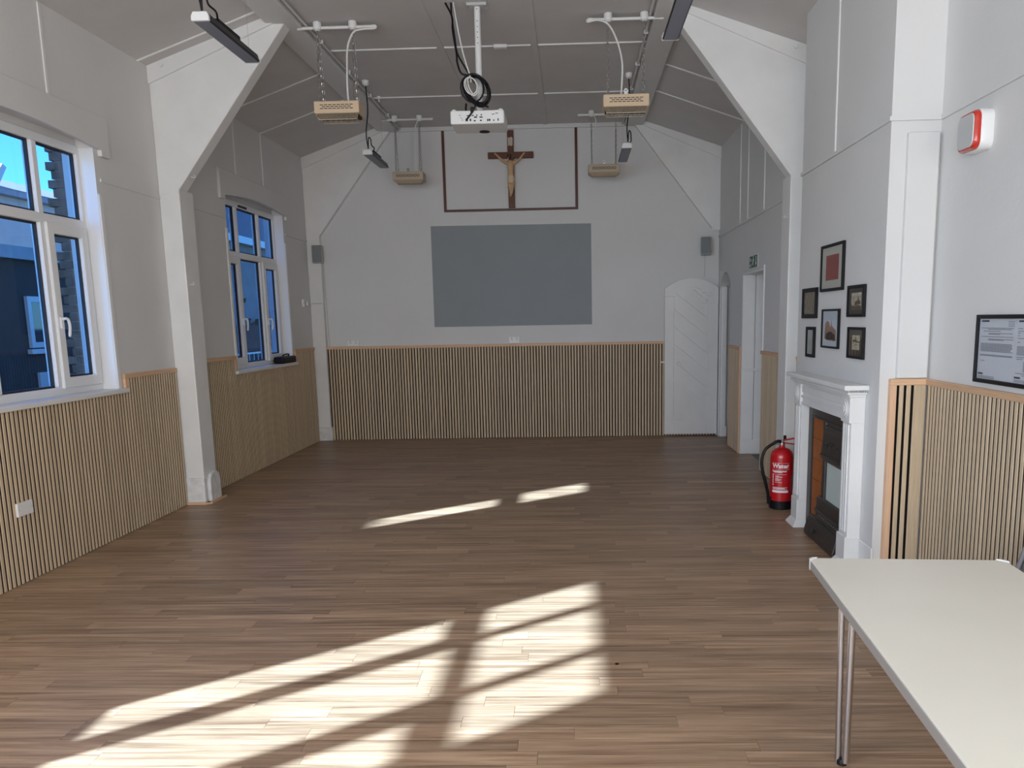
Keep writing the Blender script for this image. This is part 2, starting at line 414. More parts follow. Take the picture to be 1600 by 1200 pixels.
# ------------------------------------------------------------------ ceiling
XPL, XPR = -2.52, 0.95
ce = struct(MB().prism([(-3.92, ZE-.11), (XL, ZE), (XPL, ZC), (XPR, ZC), (2.0, ZE), (2.6, ZE-.2), (2.6, ZE+.3), (XPR, ZC+.3), (XPL, ZC+.3), (-3.92, ZE+.3)], 1, YF-.3, YB+.3).build('ceiling', CEIL))
for y in (4.7, 6.3, 7.9, 9.51):
    MB().box(-2.26, -1.235, y-.009, y+.009, ZC-.012, ZC).build('batten', GLOSSW, ce)
    MB().box(-1.165, -0.355, y-.009, y+.009, ZC-.012, ZC).build('batten', GLOSSW, ce)
    MB().box(-0.285, 0.72, y-.009, y+.009, ZC-.012, ZC).build('batten', GLOSSW, ce)
MB().box(-2.26, 0.72, YB-.03, YB, ZC-.05, ZC).build('batten', WALL, ce)
for x in (-1.20, -0.32):
    MB().box(x-.028, x+.028, YF, YB-.03, ZC-.008, ZC).build('cover_strip', CEIL, ce)
sl_ = (ZC-ZE)/(XPL-XL)
for y in (5.3, 6.88, 8.55, 9.49):
    for side in (-1, 1):
        a = (XL, ZE) if side < 0 else (1.98, ZE); b = (XPL, ZC) if side < 0 else (XPR, ZC)
        if side > 0 and y in (6.88,): continue
        MB().bar((a[0], y, a[1]-.004), (b[0], y, b[1]-.004), 0.018, 0.012).build('batten', GLOSSW, ce)
for side, x0, x1 in ((-1, -2.53, -2.27), (1, 0.72, 0.96)):
    pu = MB().box(x0, x1, YF, YB-.03, ZC-.055, ZC+.02).build('trim_%d' % (1 if side < 0 else 2), WALL, bevel=.006)
    struct(pu)
# conduit pipes clipped along the inner edges of both purlins
for x, lab in ((-2.24, 'long white conduit pipe clipped along the left edge of the flat ceiling'), (0.69, 'long white conduit pipe clipped along the right edge of the flat ceiling')):
    t = thing('conduit_pipe', (x, 6.5, ZC-.03), lab, 'pipe', 'conduit pipes along the ceiling')
    MB().tube([(x, 3.0, ZC-.022), (x, YB-.05, ZC-.022)], 0.011, 10).build('pipe', WALL, t, smooth=True)
    for y in (4.2, 5.4, 6.5, 7.6, 8.5, 9.35, 10.2):
        MB().box(x-.022, x+.022, y-.012, y+.012, ZC-.036, ZC-.0015).build('clip', GLOSSW, t, bevel=.003)

# ------------------------------------------------------------------ trusses
def truss(y0, y1, ypost, label, flat=False):
    t = thing('roof_truss', (-0.8, y0, 0), label, 'truss', 'white painted roof trusses')
    for sgn in (-1, 1):
        def X(x): return x if sgn < 0 else -1.525-x   # mirror about x=-0.7625
        xo, xi = (XL, -3.392) if sgn < 0 else (XR+.02, 1.862)
        if flat and sgn > 0: xo, xi = XR, 1.86
        a, b = min(xo, xi), max(xo, xi)
        if not (flat and sgn > 0):
            MB().box(a, b, y0, ypost, 0.012 if not flat else 0, 2.80).build('post', GLOSSW, t, bevel=.008, seg=2)
        gus = [(xo, 2.76), (xi, 2.79), (X(-2.36) , 4.13), (X(-2.50), 4.15), (xo, 3.79)]
        MB().prism(gus, 1, y0+.004, y1).build('gusset', GLOSSW, t, bevel=.005)
        d = -1 if sgn < 0 else 1
        brd = [(xo, 3.655), (X(-2.42), 4.125), (X(-2.55), 4.16), (xo, 3.82)]
        MB().prism(brd, 1, y0-.018, y0+.004).build('rafter_board', GLOSSW, t, bevel=.004)
        MB().box(min(xo, xi)+.005, max(xo, xi)-.005, y0-.005, y0+.004, 2.755, 2.80).build('collar', GLOSSW, t)
        if not flat:
            # bolt heads, foot block with rounded cheek
            MB().lathe([(0.016, -.02), (0.016, -.004), (0.010, 0)], (xo-d*.13, y0-.018, 3.80), 10, 1).build('bolt', GLOSSW, t)
            MB().lathe([(0.014, -.02), (0.014, 0)], (xi-d*.12, y0+.02, 2.97), 10, 1).build('bolt', GLOSSW, t)
            if sgn < 0:
                xs_ = xi
                MB().box(xo, xi+.004, y0-.012, ypost+.006, .012, .245).build('foot_block', SCUFFW, t, bevel=.012, seg=3)
                pr = [(y0+.05, .012), (ypost, .012), (ypost, .20), (ypost-.04, .27), (ypost-.10, .285), (y0+.09, .27), (y0+.05, .22)]
                MB().prism(pr, 0, xi, xi+.035).build('foot_cheek', SCUFFW, t, bevel=.008, seg=2)
                MB().box(xo, xi+.006, y0-.03, y0-.012, 0, .022).build('foot_trim', OAKX, t)
                MB().prism([(xi+.006, y0-.03), (xi+.055, y0+.01), (xi+.055, ypost+.06), (xi+.036, ypost+.06), (xi+.036, y0-.012), (xi+.006, y0-.012)], 2, 0, .02).build('foot_trim', OAKY, t)
        elif sgn < 0:
            MB().box(xo, xi+.02, y0-.012, ypost, 0, .19).build('foot_block', SCUFFW, t, bevel=.012, seg=2)
    return t
truss(7.04, 7.19, 7.30, 'white boarded roof truss standing free across the middle of the hall')
truss(10.90, YB, YB, 'flat white roof truss set against the far end wall', flat=True)

# hooks screwed into the truss posts
def hook(p, d, lab):
    x, y, z = p
    pts = [(x, y, z), (x+d*.012, y, z), (x+d*.03, y, z-.004), (x+d*.034, y, z+.012), (x+d*.024, y, z+.02)]
    h = MB().tube(spline(pts, 4), .0035, 6).build('cup_hook', CORDW, smooth=True)
    tag(h, lab, 'hook', 'small white hooks on the truss posts')
hook((-3.392, 7.1, 1.985), 1, 'small white hook on the left truss post above the slat panel')
hook((-3.30, 7.1, 2.90), 1, 'small white hook low on the left truss brace')
hook((1.862, 7.1, 2.45), -1, 'small white hook on the right truss post')

# ------------------------------------------------------------------ windows
def window(n, c, pelmet=True):
    t = thing('window_%d' % n, (-3.68, c, ZS), kind='structure')
    xi, xo = -3.68, -3.75      # frame faces
    y0, y1, z0, z1 = c-HW-.02, c+HW+.02, ZS, 2.965
    ms = (c-.31, c+.31); zt0, zt1 = 2.352, 2.42
    fr = .062
    MB().slab([y0, y0+fr, y1-fr, y1], [z0, z0+fr, z1-fr, z1], lambda i, j: not (i == 1 and j == 1), 0, xo, xi).build('frame', UPVC, t, bevel=.006)
    for m in ms:
        MB().box(xo, xi+.002, m-.031, m+.031, z0+fr, z1-fr).build('mullion', UPVC, t, bevel=.008)
    MB().box(xo, xi+.004, y0+fr, y1-fr, zt0, zt1).build('transom', UPVC, t, bevel=.006)
    cols = [(y0+fr, ms[0]-.031), (ms[0]+.031, ms[1]-.031), (ms[1]+.031, y1-fr)]
    for k, (a, b) in enumerate(cols):
        # upper lights
        za, zb = zt1, z1-fr
        gs = MB().slab([a-.001, a+.014, b-.014, b+.001], [za-.001, za+.014, zb-.014, zb+.001], lambda i, j: not (i == 1 and j == 1), 0, xi-.045, xi-.022).build('glazing_seal', SEAL, t)
        MB().box(xi-.037, xi-.031, a, b, za, zb).build('pane', PANE, t)
        za, zb = z0+fr, zt0
        if k == 1:
            MB().slab([a-.001, a+.014, b-.014, b+.001], [za-.001, za+.014, zb-.014, zb+.001], lambda i, j: not (i == 1 and j == 1), 0, xi-.045, xi-.022).build('glazing_seal', SEAL, t)
            MB().box(xi-.037, xi-.031, a, b, za, zb).build('pane', PANE, t)
        else:
            s = .078
            ca = MB().slab([a-.012, a+s-.012, b-s+.012, b+.012], [za-.012, za+s-.012, zb-s+.012, zb+.012], lambda i, j: not (i == 1 and j == 1), 0, xi-.05, xi+.018).build('casement', UPVC, t, bevel=.007)
            a2, b2, c2, d2 = a+s-.012, b-s+.012, za+s-.012, zb-s+.012
            MB().slab([a2-.001, a2+.012, b2-.012, b2+.001], [c2-.001, c2+.012, d2-.012, d2+.001], lambda i, j: not (i == 1 and j == 1), 0, xi-.03, xi-.008).build('glazing_seal', SEAL, ca)
            MB().box(xi-.022, xi-.016, a2, b2, c2, d2).build('pane', PANE, ca)
            hy = (b-s/2+.01) if k == 0 else (a+s/2-.012)
            h = MB().box(xi+.018, xi+.032, hy-.013, hy+.013, 1.62, 1.70)
            dy = .035 if k == 2 else .028
            pts = spline([(xi+.03, hy, 1.685), (xi+.05, hy+.006, 1.69), (xi+.056, hy+dy*.7, 1.68), (xi+.056, hy+dy, 1.63), (xi+.05, hy+dy*.9, 1.56)], 5)
            h.tube(pts, [.010]*(len(pts)-1)+[.007], 8)
            h.build('handle', WPLAS, ca, bevel=.003)
    MB().box(xi, xi+.012, c-.24, c-.02, z1-.052, z1-.030).build('trickle_vent', DARKGAP, t)
    MB().box(-3.78, -3.70, c-HW-.01, c+HW+.01, 2.96, ZH+.01).build('head_board', WALL, t)
    # sill board and reveal linings
    MB().box(xi, -3.525, c-.925, c+.925, ZS-.03, ZS+.006).build('sill', GLOSSW, t, bevel=.006, seg=2)
    for s_ in (-1, 1):
        yy = c+s_*HW
        MB().box(XL-.004, XL+.012, min(yy, yy+s_*.045), max(yy, yy+s_*.045), ZS, 2.62).build('reveal_bead', GLOSSW, t, bevel=.004)
        MB().box(-3.70, XL, min(yy, yy-s_*.004), max(yy, yy-s_*.004), ZS, 2.95).build('reveal_lining', UPVC, t)
    if pelmet:
        pb = [(c-.99, 3.20), (c-.99, 2.90), (c-.88, 2.90), (c-.88, 2.945)]
        for i in range(1, 12):
            q = i/12; pb.append((c-.88+1.76*q, 2.945+.055*math.sin(PI*q)))
        pb += [(c+.88, 2.945), (c+.88, 2.90), (c+.99, 2.90), (c+.99, 3.20)]
        MB().prism(pb, 0, XL, XL+.034).build('pelmet', WALL, t, bevel=.004)
    return t
for n in (1, 2, 3): window(n, WIN[n])

# ------------------------------------------------------------------ slatted wainscot panels
PIT, SW = 0.04, 0.027
SLM = {}
def slat(parent, axis, u, face, depth, z1, wd=SW, z0=0.004):
    """one vertical slat; axis 0: panel runs along x (face is y); axis 1: along y (face is x); depth signed into the wall"""
    key = (axis, round(depth, 4), round(z1-z0, 3), round(wd, 4))
    lo = -wd/2; hi = wd/2; a, b = sorted((0, depth))
    if key not in SLM:
        mb = MB(); ch = .003 if depth > 0 else -.003
        if axis == 0: poly = [(lo, depth), (lo, ch), (lo+.003, 0), (hi-.003, 0), (hi, ch), (hi, depth)]
        else: poly = [(depth, lo), (ch, lo), (0, lo+.003), (0, hi-.003), (ch, hi), (depth, hi)]
        mb.prism(poly, 2, 0, z1-z0)
        me = bpy.data.meshes.new('slat'); me.from_pydata(mb.v, [], mb.f)
        b_ = bmesh.new(); b_.from_mesh(me); bmesh.ops.recalc_face_normals(b_, faces=b_.faces); b_.to_mesh(me); b_.free()
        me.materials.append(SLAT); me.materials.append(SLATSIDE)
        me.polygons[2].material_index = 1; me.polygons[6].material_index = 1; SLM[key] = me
    o = bpy.data.objects.new('slat', SLM[key]); COL.objects.link(o); o.parent = parent
    P = Vector((u, face, z0)) if axis == 0 else Vector((face, u, z0))
    o.location = P - WP[parent.name]; WP[o.name] = P
    return o
def panel(label, axis, u0, u1, face, wall, ztop, trims=(), low=(), holes=()):
    """low: list of (a,b,z) spans where the panel stops at z below a sill"""
    mid = (u0+u1)/2
    t = thing('slat_panel', (mid, face, 0) if axis == 0 else (face, mid, 0), label, 'wall panel', 'slatted oak wall panels')
    dpt = .012 if wall > face else -.012
    us = sorted({u0, u1, *[p for l in low for p in l[:2]]}); zz = sorted({0.0, ztop-.004, *[l[2] for l in low]})
    def fill(i, j):
        c = (us[i]+us[i+1])/2; z = (zz[j]+zz[j+1])/2
        return not any(l[0] < c < l[1] and z > l[2] for l in low)
    a, b = sorted((face+dpt, wall+(-.0015 if wall > face else .0015)))
    MB().slab(us, zz, fill, 1 if axis == 0 else 0, a, b).build('felt_backing', FELT, t)
    n = int((u1-u0-.01)/PIT); s0 = u0 + ((u1-u0)-n*PIT)/2 + PIT/2
    for k in range(n):
        u = s0+k*PIT; z1 = ztop-.034; z1s = [l[2]-.002 for l in low if l[0]-.013 < u < l[1]+.013]
        zt = min([z1]+z1s)
        hs = [h for h in holes if h[0] < u < h[1]]
        if hs:
            slat(t, axis, u, face, dpt, hs[0][2]); slat(t, axis, u, face, dpt, zt, z0=hs[0][3])
        else: slat(t, axis, u, face, dpt, zt)
    a, b = sorted((face+ (-.006 if wall > face else .006), wall+(-.0015 if wall > face else .0015)))
    for (p, q) in trims:
        if axis == 0: MB().box(p, q, a, b, ztop-.036, ztop).build('top_trim', OAKX, t, bevel=.002)
        else: MB().box(a, b, p, q, ztop-.036, ztop).build('top_trim', OAKY, t, bevel=.002)
    for (p, q, za, zb) in [(e[0], e[1], e[2], e[3]) for e in low_edges(low, ztop)]:
        if axis == 1: MB().box(a, b, p, q, za, zb).build('end_trim', OAKV, t, bevel=.002)
    return t
def low_edges(low, ztop):
    out = []
    for l in low:
        if len(l) > 3:
            for s in l[3]:
                if s < 0: out.append((l[0]-.012, l[0]+.024, l[2]+.037, ztop-.036))
                else: out.append((l[1]-.024, l[1]+.012, l[2]+.037, ztop-.036))
    return out
zl = ZS-.03
# left wall, near bay (with the switch plate on it) and far bay
w1a, w1b = WIN[1]-.925, WIN[1]+.925; w3a, w3b = WIN[3]-.925, WIN[3]+.925; w2a, w2b = WIN[2]-.925, WIN[2]+.925
panel('slatted oak wainscot under the big near window on the left wall', 1, 2.3, 7.03, -3.55, XL, 1.255, trims=[(2.3, w1a+.02), (w1b-.02, 7.03)], low=[(w1a, w1b, zl, (-1, 1))])
panel('slatted oak wainscot under the far left window between the truss and the end wall', 1, 7.31, 10.89, -3.55, XL, 1.305, trims=[(7.31, w2a+.02), (w2b-.02, 10.89)], low=[(w2a, w2b, zl, (-1, 1))])
panel('wide slatted oak wainscot across the far end wall under the grey screen', 0, -3.40, 1.955, 10.955, YB, 1.305, trims=[(-3.40, 1.955)])
t = panel('narrow slatted oak wainscot between the arched doorway and the panelled doorway', 1, 9.47, 10.10, 1.955, XR, 1.265, trims=[(9.43, 10.11)])
MB().box(1.949, XR-.0015, 9.425, 9.465, 0, 1.229).build('end_trim', OAKV, t, bevel=.002)
panel('slatted oak wainscot on the right wall behind the fire extinguisher', 1, 6.55, 8.36, 1.955, XR, 1.262, trims=[(6.55, 8.37)])
# recess panel right of the fireplace with its return
t = panel('pale slatted oak wainscot on the near right wall beside the cream table', 1, 1.2, 4.72, 2.07, XREC, 1.235, trims=[(1.2, 4.735)])
for k, (xa, xb, wd) in enumerate(((1.915, 1.942, .027), (1.957, 1.984, .027), (2.0, 2.071, .071))):
    slat(t, 0, (xa+xb)/2, 4.715, .012, 1.20, wd)
MB().box(1.875, 2.075, 4.727, YRET-.0015, 0, 1.231).build('felt_backing', FELT, t)
MB().box(1.862, 2.075, 4.709, YRET-.0015, 1.20, 1.237).build('top_trim', OAKX, t, bevel=.002)
MB().box(1.862, 1.898, 4.709, YRET-.0015, 0, 1.20).build('end_trim', OAKV, t, bevel=.002)

# ------------------------------------------------------------------ doors
# open arched door lying back against the end wall
d1 = thing('door_1', (1.98, 10.88, 0), kind='structure')
xa, xb, yf, yk = 1.247, 1.965, 10.885, 10.93
xm = (xa+xb)/2
def door_arch(x0, x1, zs_, za, n=8):
    return [(x0+(x1-x0)*i/(2*n), zs_+(za-zs_)*math.sin(PI*i/(2*n))**0.85) for i in range(2*n+1)]
out = [(xa, .03)] + door_arch(xa, xb, 2.0, 2.135) + [(xb, .03)]
ia, ib = xa+.125, xb-.14
MB().prism(out, 1, yf+.026, yk).build('leaf', GLOSSW, d1, bevel=.003)
# stiles, rails on the face
MB().box(xa, ia, yf, yf+.028, .03, 1.898).build('stile', GLOSSW, d1, bevel=.003)
MB().box(ib, xb, yf, yf+.028, .03, 1.898).build('stile', GLOSSW, d1, bevel=.003)
MB().box(ia, ib, yf, yf+.028, .03, .235).build('rail', GLOSSW, d1, bevel=.003)
top = door_arch(xa, xb, 2.0, 2.135); tin = door_arch(ia, ib, 1.915, 2.02)
MB().prism(top + [(xb, 1.90), (ib, 1.90)] + tin[::-1] + [(ia, 1.90), (xa, 1.90)], 1, yf, yf+.028).build('rail', GLOSSW, d1)
# diagonal boards
def clip(poly, x0, x1, z0, z1):
    for ax, lim, sg in ((0, x0, 1), (0, x1, -1), (1, z0, 1), (1, z1, -1)):
        o_ = []
        for i in range(len(poly)):
            p, q = poly[i], poly[(i+1) % len(poly)]
            fp, fq = sg*(p[ax]-lim), sg*(q[ax]-lim)
            if fp >= 0: o_.append(p)
            if fp*fq < 0:
                t_ = fp/(fp-fq); o_.append((p[0]+(q[0]-p[0])*t_, p[1]+(q[1]-p[1])*t_))
        poly = o_
        if not poly: break
    return poly
mslope, wb_ = -0.80, .232
for k in range(-4, 14):
    zc_ = .1 + k*wb_
    q = [(ia-1, zc_+.006+1*-mslope), (ia-1, zc_+wb_-.006+1*-mslope), (ib+1, zc_+wb_-.006+mslope*(ib+1-ia)), (ib+1, zc_+.006+mslope*(ib+1-ia))]
    q = clip(q, ia, ib, .235, 1.985)
    if len(q) >= 3: MB().prism(q, 1, yf+.007, yf+.028).build('board', GLOSSW, d1)
hm = MB().box(xm-.14+.12, xb, yf-.006, yf, 1.855, 1.885)
for dx, dz in ((-.02, 0), (-.055, .022), (-.055, -.022)):
    hm.lathe([(.018, -.006), (.018, 0)], (xm-.0+dx, yf, 1.87+dz), 10, 1)
for x_ in (xm+.17, xm+.27):
    for s_ in (-1, 1):
        pts = [(x_+.03*math.cos(a), yf-.004, 1.87+s_*(.045+.03*math.sin(a))) for a in [i*PI/5-.6 for i in range(6)]]
        hm.tube(pts, .005, 6)
tag(hm.build('strap_hinge', GLOSSW, d1), 'white painted strap hinge with scrolled ends')
MB().lathe([(.012, -.03), (.012, 0)], (xa+.19, yf, 1.00), 12, 1).lathe([(.024, -.055), (.026, -.04), (.016, -.028)], (xa+.19, yf, 1.00), 12, 1).build('knob', GLOSSW, d1, smooth=True)
MB().box(xa+.175, xa+.205, yf-.003, yf, .91, .955).build('keyhole_plate', GLOSSW, d1)
MB().box(xa-.045, xa, yf+.014, yf+.03, 1.01, 1.03).build('latch', WPLAS, d1)
# moulded door frame in the arched doorway
MB().box(1.99, 2.075, 10.80, D1b, 0, 2.02).build('jamb', GLOSSW, d1, bevel=.02, seg=3)
MB().box(1.985, 2.085, 10.79, D1b, 0, .14).build('plinth_block', GLOSSW, d1, bevel=.006)
# deep panelled doorway
d2 = thing('door_2', (2.2, 8.9, 0), kind='structure')
MB().box(XR+.001, 2.12, D2b-.02, D2b, .15, D2z).build('reveal_board', GLOSSW, d2, bevel=.003)
MB().box(2.125, 2.30, D2b-.025, D2b, .15, D2z).build('reveal_board', GLOSSW, d2, bevel=.003)
MB().box(XR-.006, 2.30, D2b-.035, D2b, 0, .17).build('plinth_block', GLOSSW, d2, bevel=.004)
MB().box(XR-.004, 2.30, D2b-.03, D2b, .98, 1.01).build('dado_bead', GLOSSW, d2, bevel=.004)
MB().box(XR+.001, 2.30, D2a, D2b, D2z-.02, D2z).build('reveal_head', GLOSSW, d2)
MB().box(2.30, 2.345, D2a, D2b, 0, D2z).build('leaf', GLOSSW, d2)
MB().box(XR-.012, XR+.02, D2a-.03, D2a, 1.262, D2z+.03).build('architrave', GLOSSW, d2, bevel=.003)
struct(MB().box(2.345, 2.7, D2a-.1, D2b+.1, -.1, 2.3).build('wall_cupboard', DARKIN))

# ------------------------------------------------------------------ end wall: screen, frame strips, crucifix, speakers, sockets
sc_ = MB().prism([(-1.893, 1.548), (-1.892, 2.893), (.268, 2.885), (.268, 1.548)], 1, YB-.006, YB-.002).build('projection_screen', GREYP)
tag(sc_, 'large plain grey painted screen rectangle in the middle of the end wall', 'screen')
t = thing('strip_frame', (-.8, YB, 3.09), 'dark brown wooden strip frame open at the top around the crucifix', 'frame')
MB().box(-1.70, -1.665, YB-.02, YB, 3.07, 4.13).build('side_strip', MAHOG, t, bevel=.002)
MB().box(.062, .097, YB-.02, YB, 3.07, 4.13).build('side_strip', MAHOG, t, bevel=.002)
MB().box(-1.665, .062, YB-.02, YB, 3.07, 3.10).build('bottom_strip', MAHOG, t, bevel=.002)

cx, yc = -0.785, YB-.055
t = thing('crucifix', (cx, YB, 3.11), 'wooden crucifix with a pale carved figure hung above the grey screen', 'crucifix')
MB().box(cx-.041, cx+.041, yc, YB-.01, 3.105, 4.09).build('upright', CROSSW, t, bevel=.003)
MB().box(cx-.30, cx+.30, yc-.004, YB-.012, 3.735, 3.815).build('crossbar', CROSSW, t, bevel=.003)
sm = MB()
for k, (dz, ww) in enumerate(((.03, .030), (.0, .032), (-.03, .031))):
    pts = [(cx-ww, yc-.006, 3.95+dz-.018), (cx-ww, yc-.006, 3.95+dz+.018), (cx+ww, yc-.006, 3.95+dz+.018), (cx+ww, yc-.006, 3.95+dz-.018)]
scr = [(cx-.03, 3.885), (cx-.012, 3.90), (cx+.008, 3.885), (cx+.03, 3.895), (cx+.034, 3.985), (cx+.012, 4.005), (cx-.010, 3.99), (cx-.034, 4.0)]
MB().prism(scr, 1, yc-.014, yc).build('scroll', SCROLL, t, bevel=.002)
def skin(name, verts, edges, radii, root, m, parent, sub=2):
    me = bpy.data.meshes.new(name); O = WP[parent.name]
    me.from_pydata([Vector(v)-O for v in verts], edges, [])
    o = bpy.data.objects.new(name, me); COL.objects.link(o); o.parent = parent; WP[o.name] = O
    md = o.modifiers.new('skin', 'SKIN'); md.use_smooth_shade = True
    for i, r in enumerate(radii):
        me.skin_vertices[0].data[i].radius = (r, r) if not isinstance(r, tuple) else r
    me.skin_vertices[0].data[root].use_root = True
    ss = o.modifiers.new('sub', 'SUBSURF'); ss.levels = sub; ss.render_levels = sub
    me.materials.append(m); return o
yy = yc-.035
fv = [(cx+.0, yy, 3.475), (cx+.0, yy-.004, 3.54), (cx+.0, yy-.008, 3.61), (cx-.002, yy-.008, 3.665), (cx-.012, yy-.018, 3.695), (cx-.026, yy-.026, 3.738),
      (cx-.062, yy-.004, 3.672), (cx-.125, yy+.004, 3.715), (cx-.19, yy+.010, 3.782), (cx-.215, yy+.012, 3.80),
      (cx+.058, yy-.004, 3.672), (cx+.12, yy+.004, 3.715), (cx+.17, yy+.010, 3.78), (cx+.19, yy+.012, 3.80),
      (cx-.024, yy, 3.455), (cx-.012, yy-.028, 3.375), (cx-.008, yy-.008, 3.29), (cx-.010, yy-.012, 3.262), (cx-.012, yy-.035, 3.238),
      (cx+.024, yy, 3.455), (cx+.022, yy-.034, 3.375), (cx+.006, yy-.012, 3.29), (cx+.0, yy-.014, 3.262), (cx-.004, yy-.038, 3.245)]
fe = [(0, 1), (1, 2), (2, 3), (3, 4), (4, 5), (3, 6), (6, 7), (7, 8), (8, 9), (3, 10), (10, 11), (11, 12), (12, 13), (0, 14), (14, 15), (15, 16), (16, 17), (17, 18), (0, 19), (19, 20), (20, 21), (21, 22), (22, 23)]
frd = [.040, .035, .047, .036, .022, .027, .023, .017, .012, .011, .023, .017, .012, .011, .030, .026, .017, .013, .012, .030, .026, .017, .013, .012]
skin('figure', fv, fe, frd, 0, SKIN, t)
MB().lathe([(.046, -.06), (.050, -.03), (.046, 0), (.040, .03)], (cx, yy-.004, 3.475), 14).prism([(cx-.055, 3.36), (cx-.03, 3.38), (cx-.035, 3.46), (cx-.05, 3.44)], 1, yy-.02, yy+.01).build('loincloth', CLOTHF, t, smooth=True)
MB().lathe([(.006, -.034), (.024, -.014), (.030, .008), (.024, .024), (.006, .032)], (cx-.016, yy+.012, 3.757), 12).build('hair', HAIRF, t, smooth=True)

def speaker(xc, yaw, lab):
    t = thing('wall_speaker', (xc, YB, 2.42), lab, 'speaker', 'grey wall speakers', rotz=0)
    R_ = Matrix.Rotation(yaw, 3, 'Z')
    def loc(mb):
        mb.v = [R_ @ Vector(v) + Vector((0, -.03, 0)) for v in mb.v]; return mb
    loc(MB().box(-.068, .068, -.13, -.01, .01, .245)).build('cabinet', SPKB, t, local=True, bevel=.012, seg=3)
    loc(MB().box(-.058, .058, -.142, -.128, .02, .236)).build('grille', SPKG, t, local=True, bevel=.008, seg=2)
    MB().box(-.02, .02, -.06, 0, .09, .16).build('bracket', BLACK, t, local=True)
    return t
speaker(-3.435, .18, 'grey loudspeaker on the end wall in the left corner')
speaker(1.80, -.18, 'grey loudspeaker on the end wall above the open white door')
# cables dropping from the speakers
tag(MB().tube([(-3.38, YB-.006, 2.43), (-3.375, YB-.006, 1.92), (-3.36, YB-.006, 1.31)], .005, 6).build('speaker_cable', LGREY), 'thin grey cable running down below the left loudspeaker', 'cable')
tag(MB().tube([(1.79, YB-.006, 2.43), (1.79, YB-.006, 2.15)], .004, 6).build('speaker_cable', LGREY), 'thin pale cable between the right loudspeaker and the door top', 'cable')

def socket_plate(p, axis, wd, hg, lab, n=2, cat='socket', kind='socket'):
    """axis 1: on a wall facing -y at p; axis 0: on the left wall facing +x"""
    t = thing('wall_socket' if kind == 'socket' else 'blank_plate', p, lab, cat)
    if axis == 1:
        MB().box(-wd/2, wd/2, -.014, 0, 0, hg).build('plate', WPLAS, t, local=True, bevel=.004, seg=2)
        for k in range(n):
            xx = (k-(n-1)/2)*wd/n
            for dx, dz, w_, h_ in ((0, hg*.63, .006, .012), (-.011, hg*.42, .010, .005), (.011, hg*.42, .010, .005)):
                MB().box(xx+dx-w_/2, xx+dx+w_/2, -.0155, -.0135, dz, dz+h_).build('slot', DARKGAP, t, local=True)
            MB().box(xx-.008, xx+.008, -.018, -.013, hg*.74, hg*.74+.014).build('switch', LGREY, t, local=True)
    else:
        MB().box(0, .016, -wd/2, wd/2, 0, hg).build('plate', WPLAS, t, local=True, bevel=.004, seg=2)
        for dy in (-wd*.41, wd*.41):
            MB().lathe([(.004, .0155), (.004, .018)], (0, dy, hg/2), 8, 0).build('screw', STEEL, t, local=True)
    return t
socket_plate((-3.03, YB, 1.31), 1, .155, .084, 'white double socket above the left end of the far wainscot')
socket_plate((-.80, YB, 1.312), 1, .145, .084, 'white double socket above the far wainscot under the grey screen')
socket_plate((-3.551, 4.885, .437), 0, .146, .088, 'white blank plate low on the slats of the left wall', cat='plate', kind='blank')
# thermostat pair beside the far window
t = thing('wall_sensor', (XL, 10.66, 1.86), 'pair of small white control boxes on the left wall beside the far window', 'sensor')
MB().box(XL, XL+.03, 10.545, 10.60, 1.845, 1.945).build('sensor_box', WPLAS, t, bevel=.006)
MB().box(XL, XL+.028, 10.70, 10.75, 1.865, 1.925).build('junction_box', WPLAS, t, bevel=.006)
MB().tube([(XL+.006, 10.75, 1.89), (XL+.006, 10.89, 1.893), (-3.385, 10.893, 1.895)], .004, 6).build('cable', LGREY, t)

# black case on the far sill
t = thing('black_case', (-3.60, 9.93, ZS+.0065), 'black zipped case with a strap handle on the far left window sill', 'case')
MB().box(-3.66, -3.53, 9.64, 10.10, ZS+.0065, ZS+.09).build('body', BLACK, t, bevel=.02, seg=3)
MB().tube(spline([(-3.60, 9.80, ZS+.083), (-3.59, 9.82, ZS+.11), (-3.59, 9.98, ZS+.112), (-3.60, 10.0, ZS+.083)], 6), .009, 8).build('handle', BLACK, t, smooth=True)

# exit sign over the panelled doorway
t = thing('exit_sign', (XR, 8.86, 2.135), 'small green fire exit sign above the panelled doorway', 'sign')
MB().box(XR-.008, XR-.001, 8.66, 9.06, 2.13, 2.27).build('plate', WPLAS, t, bevel=.002)
MB().box(XR-.009, XR-.0075, 8.67, 9.05, 2.137, 2.263).build('green_face', GREEN, t)
def flat_on_x(vs, x, y0, z0, mirror=True):   # text read from the room side of a wall that faces -x: reads towards -y
    return [(x, y0 - v[0], z0 + v[1]) for v in vs]
for s_, z_ in (('Fire', 2.205), ('exit', 2.15)):
    vs, fs = text_mesh(s_, .06, .001)
    MB().add(flat_on_x(vs, XR-.0095, 9.035, z_), fs).build('lettering', PRINTW, t, fixn=False)
man = [(8.86, 2.155), (8.875, 2.158), (8.87, 2.19), (8.885, 2.17), (8.90, 2.172), (8.875, 2.235), (8.85, 2.235), (8.83, 2.205), (8.837, 2.20), (8.855, 2.215), (8.858, 2.19)]
MB().prism(man, 0, XR-.0097, XR-.009).lathe([(.011, -.0097), (.011, -.009)], (XR, 8.862, 2.25), 10, 0).build('running_figure', PRINTW, t)
MB().prism([(8.722, 2.25), (8.722, 2.185), (8.70, 2.185), (8.735, 2.145), (8.77, 2.185), (8.748, 2.185), (8.748, 2.25)], 0, XR-.0097, XR-.009).build('arrow', PRINTW, t)

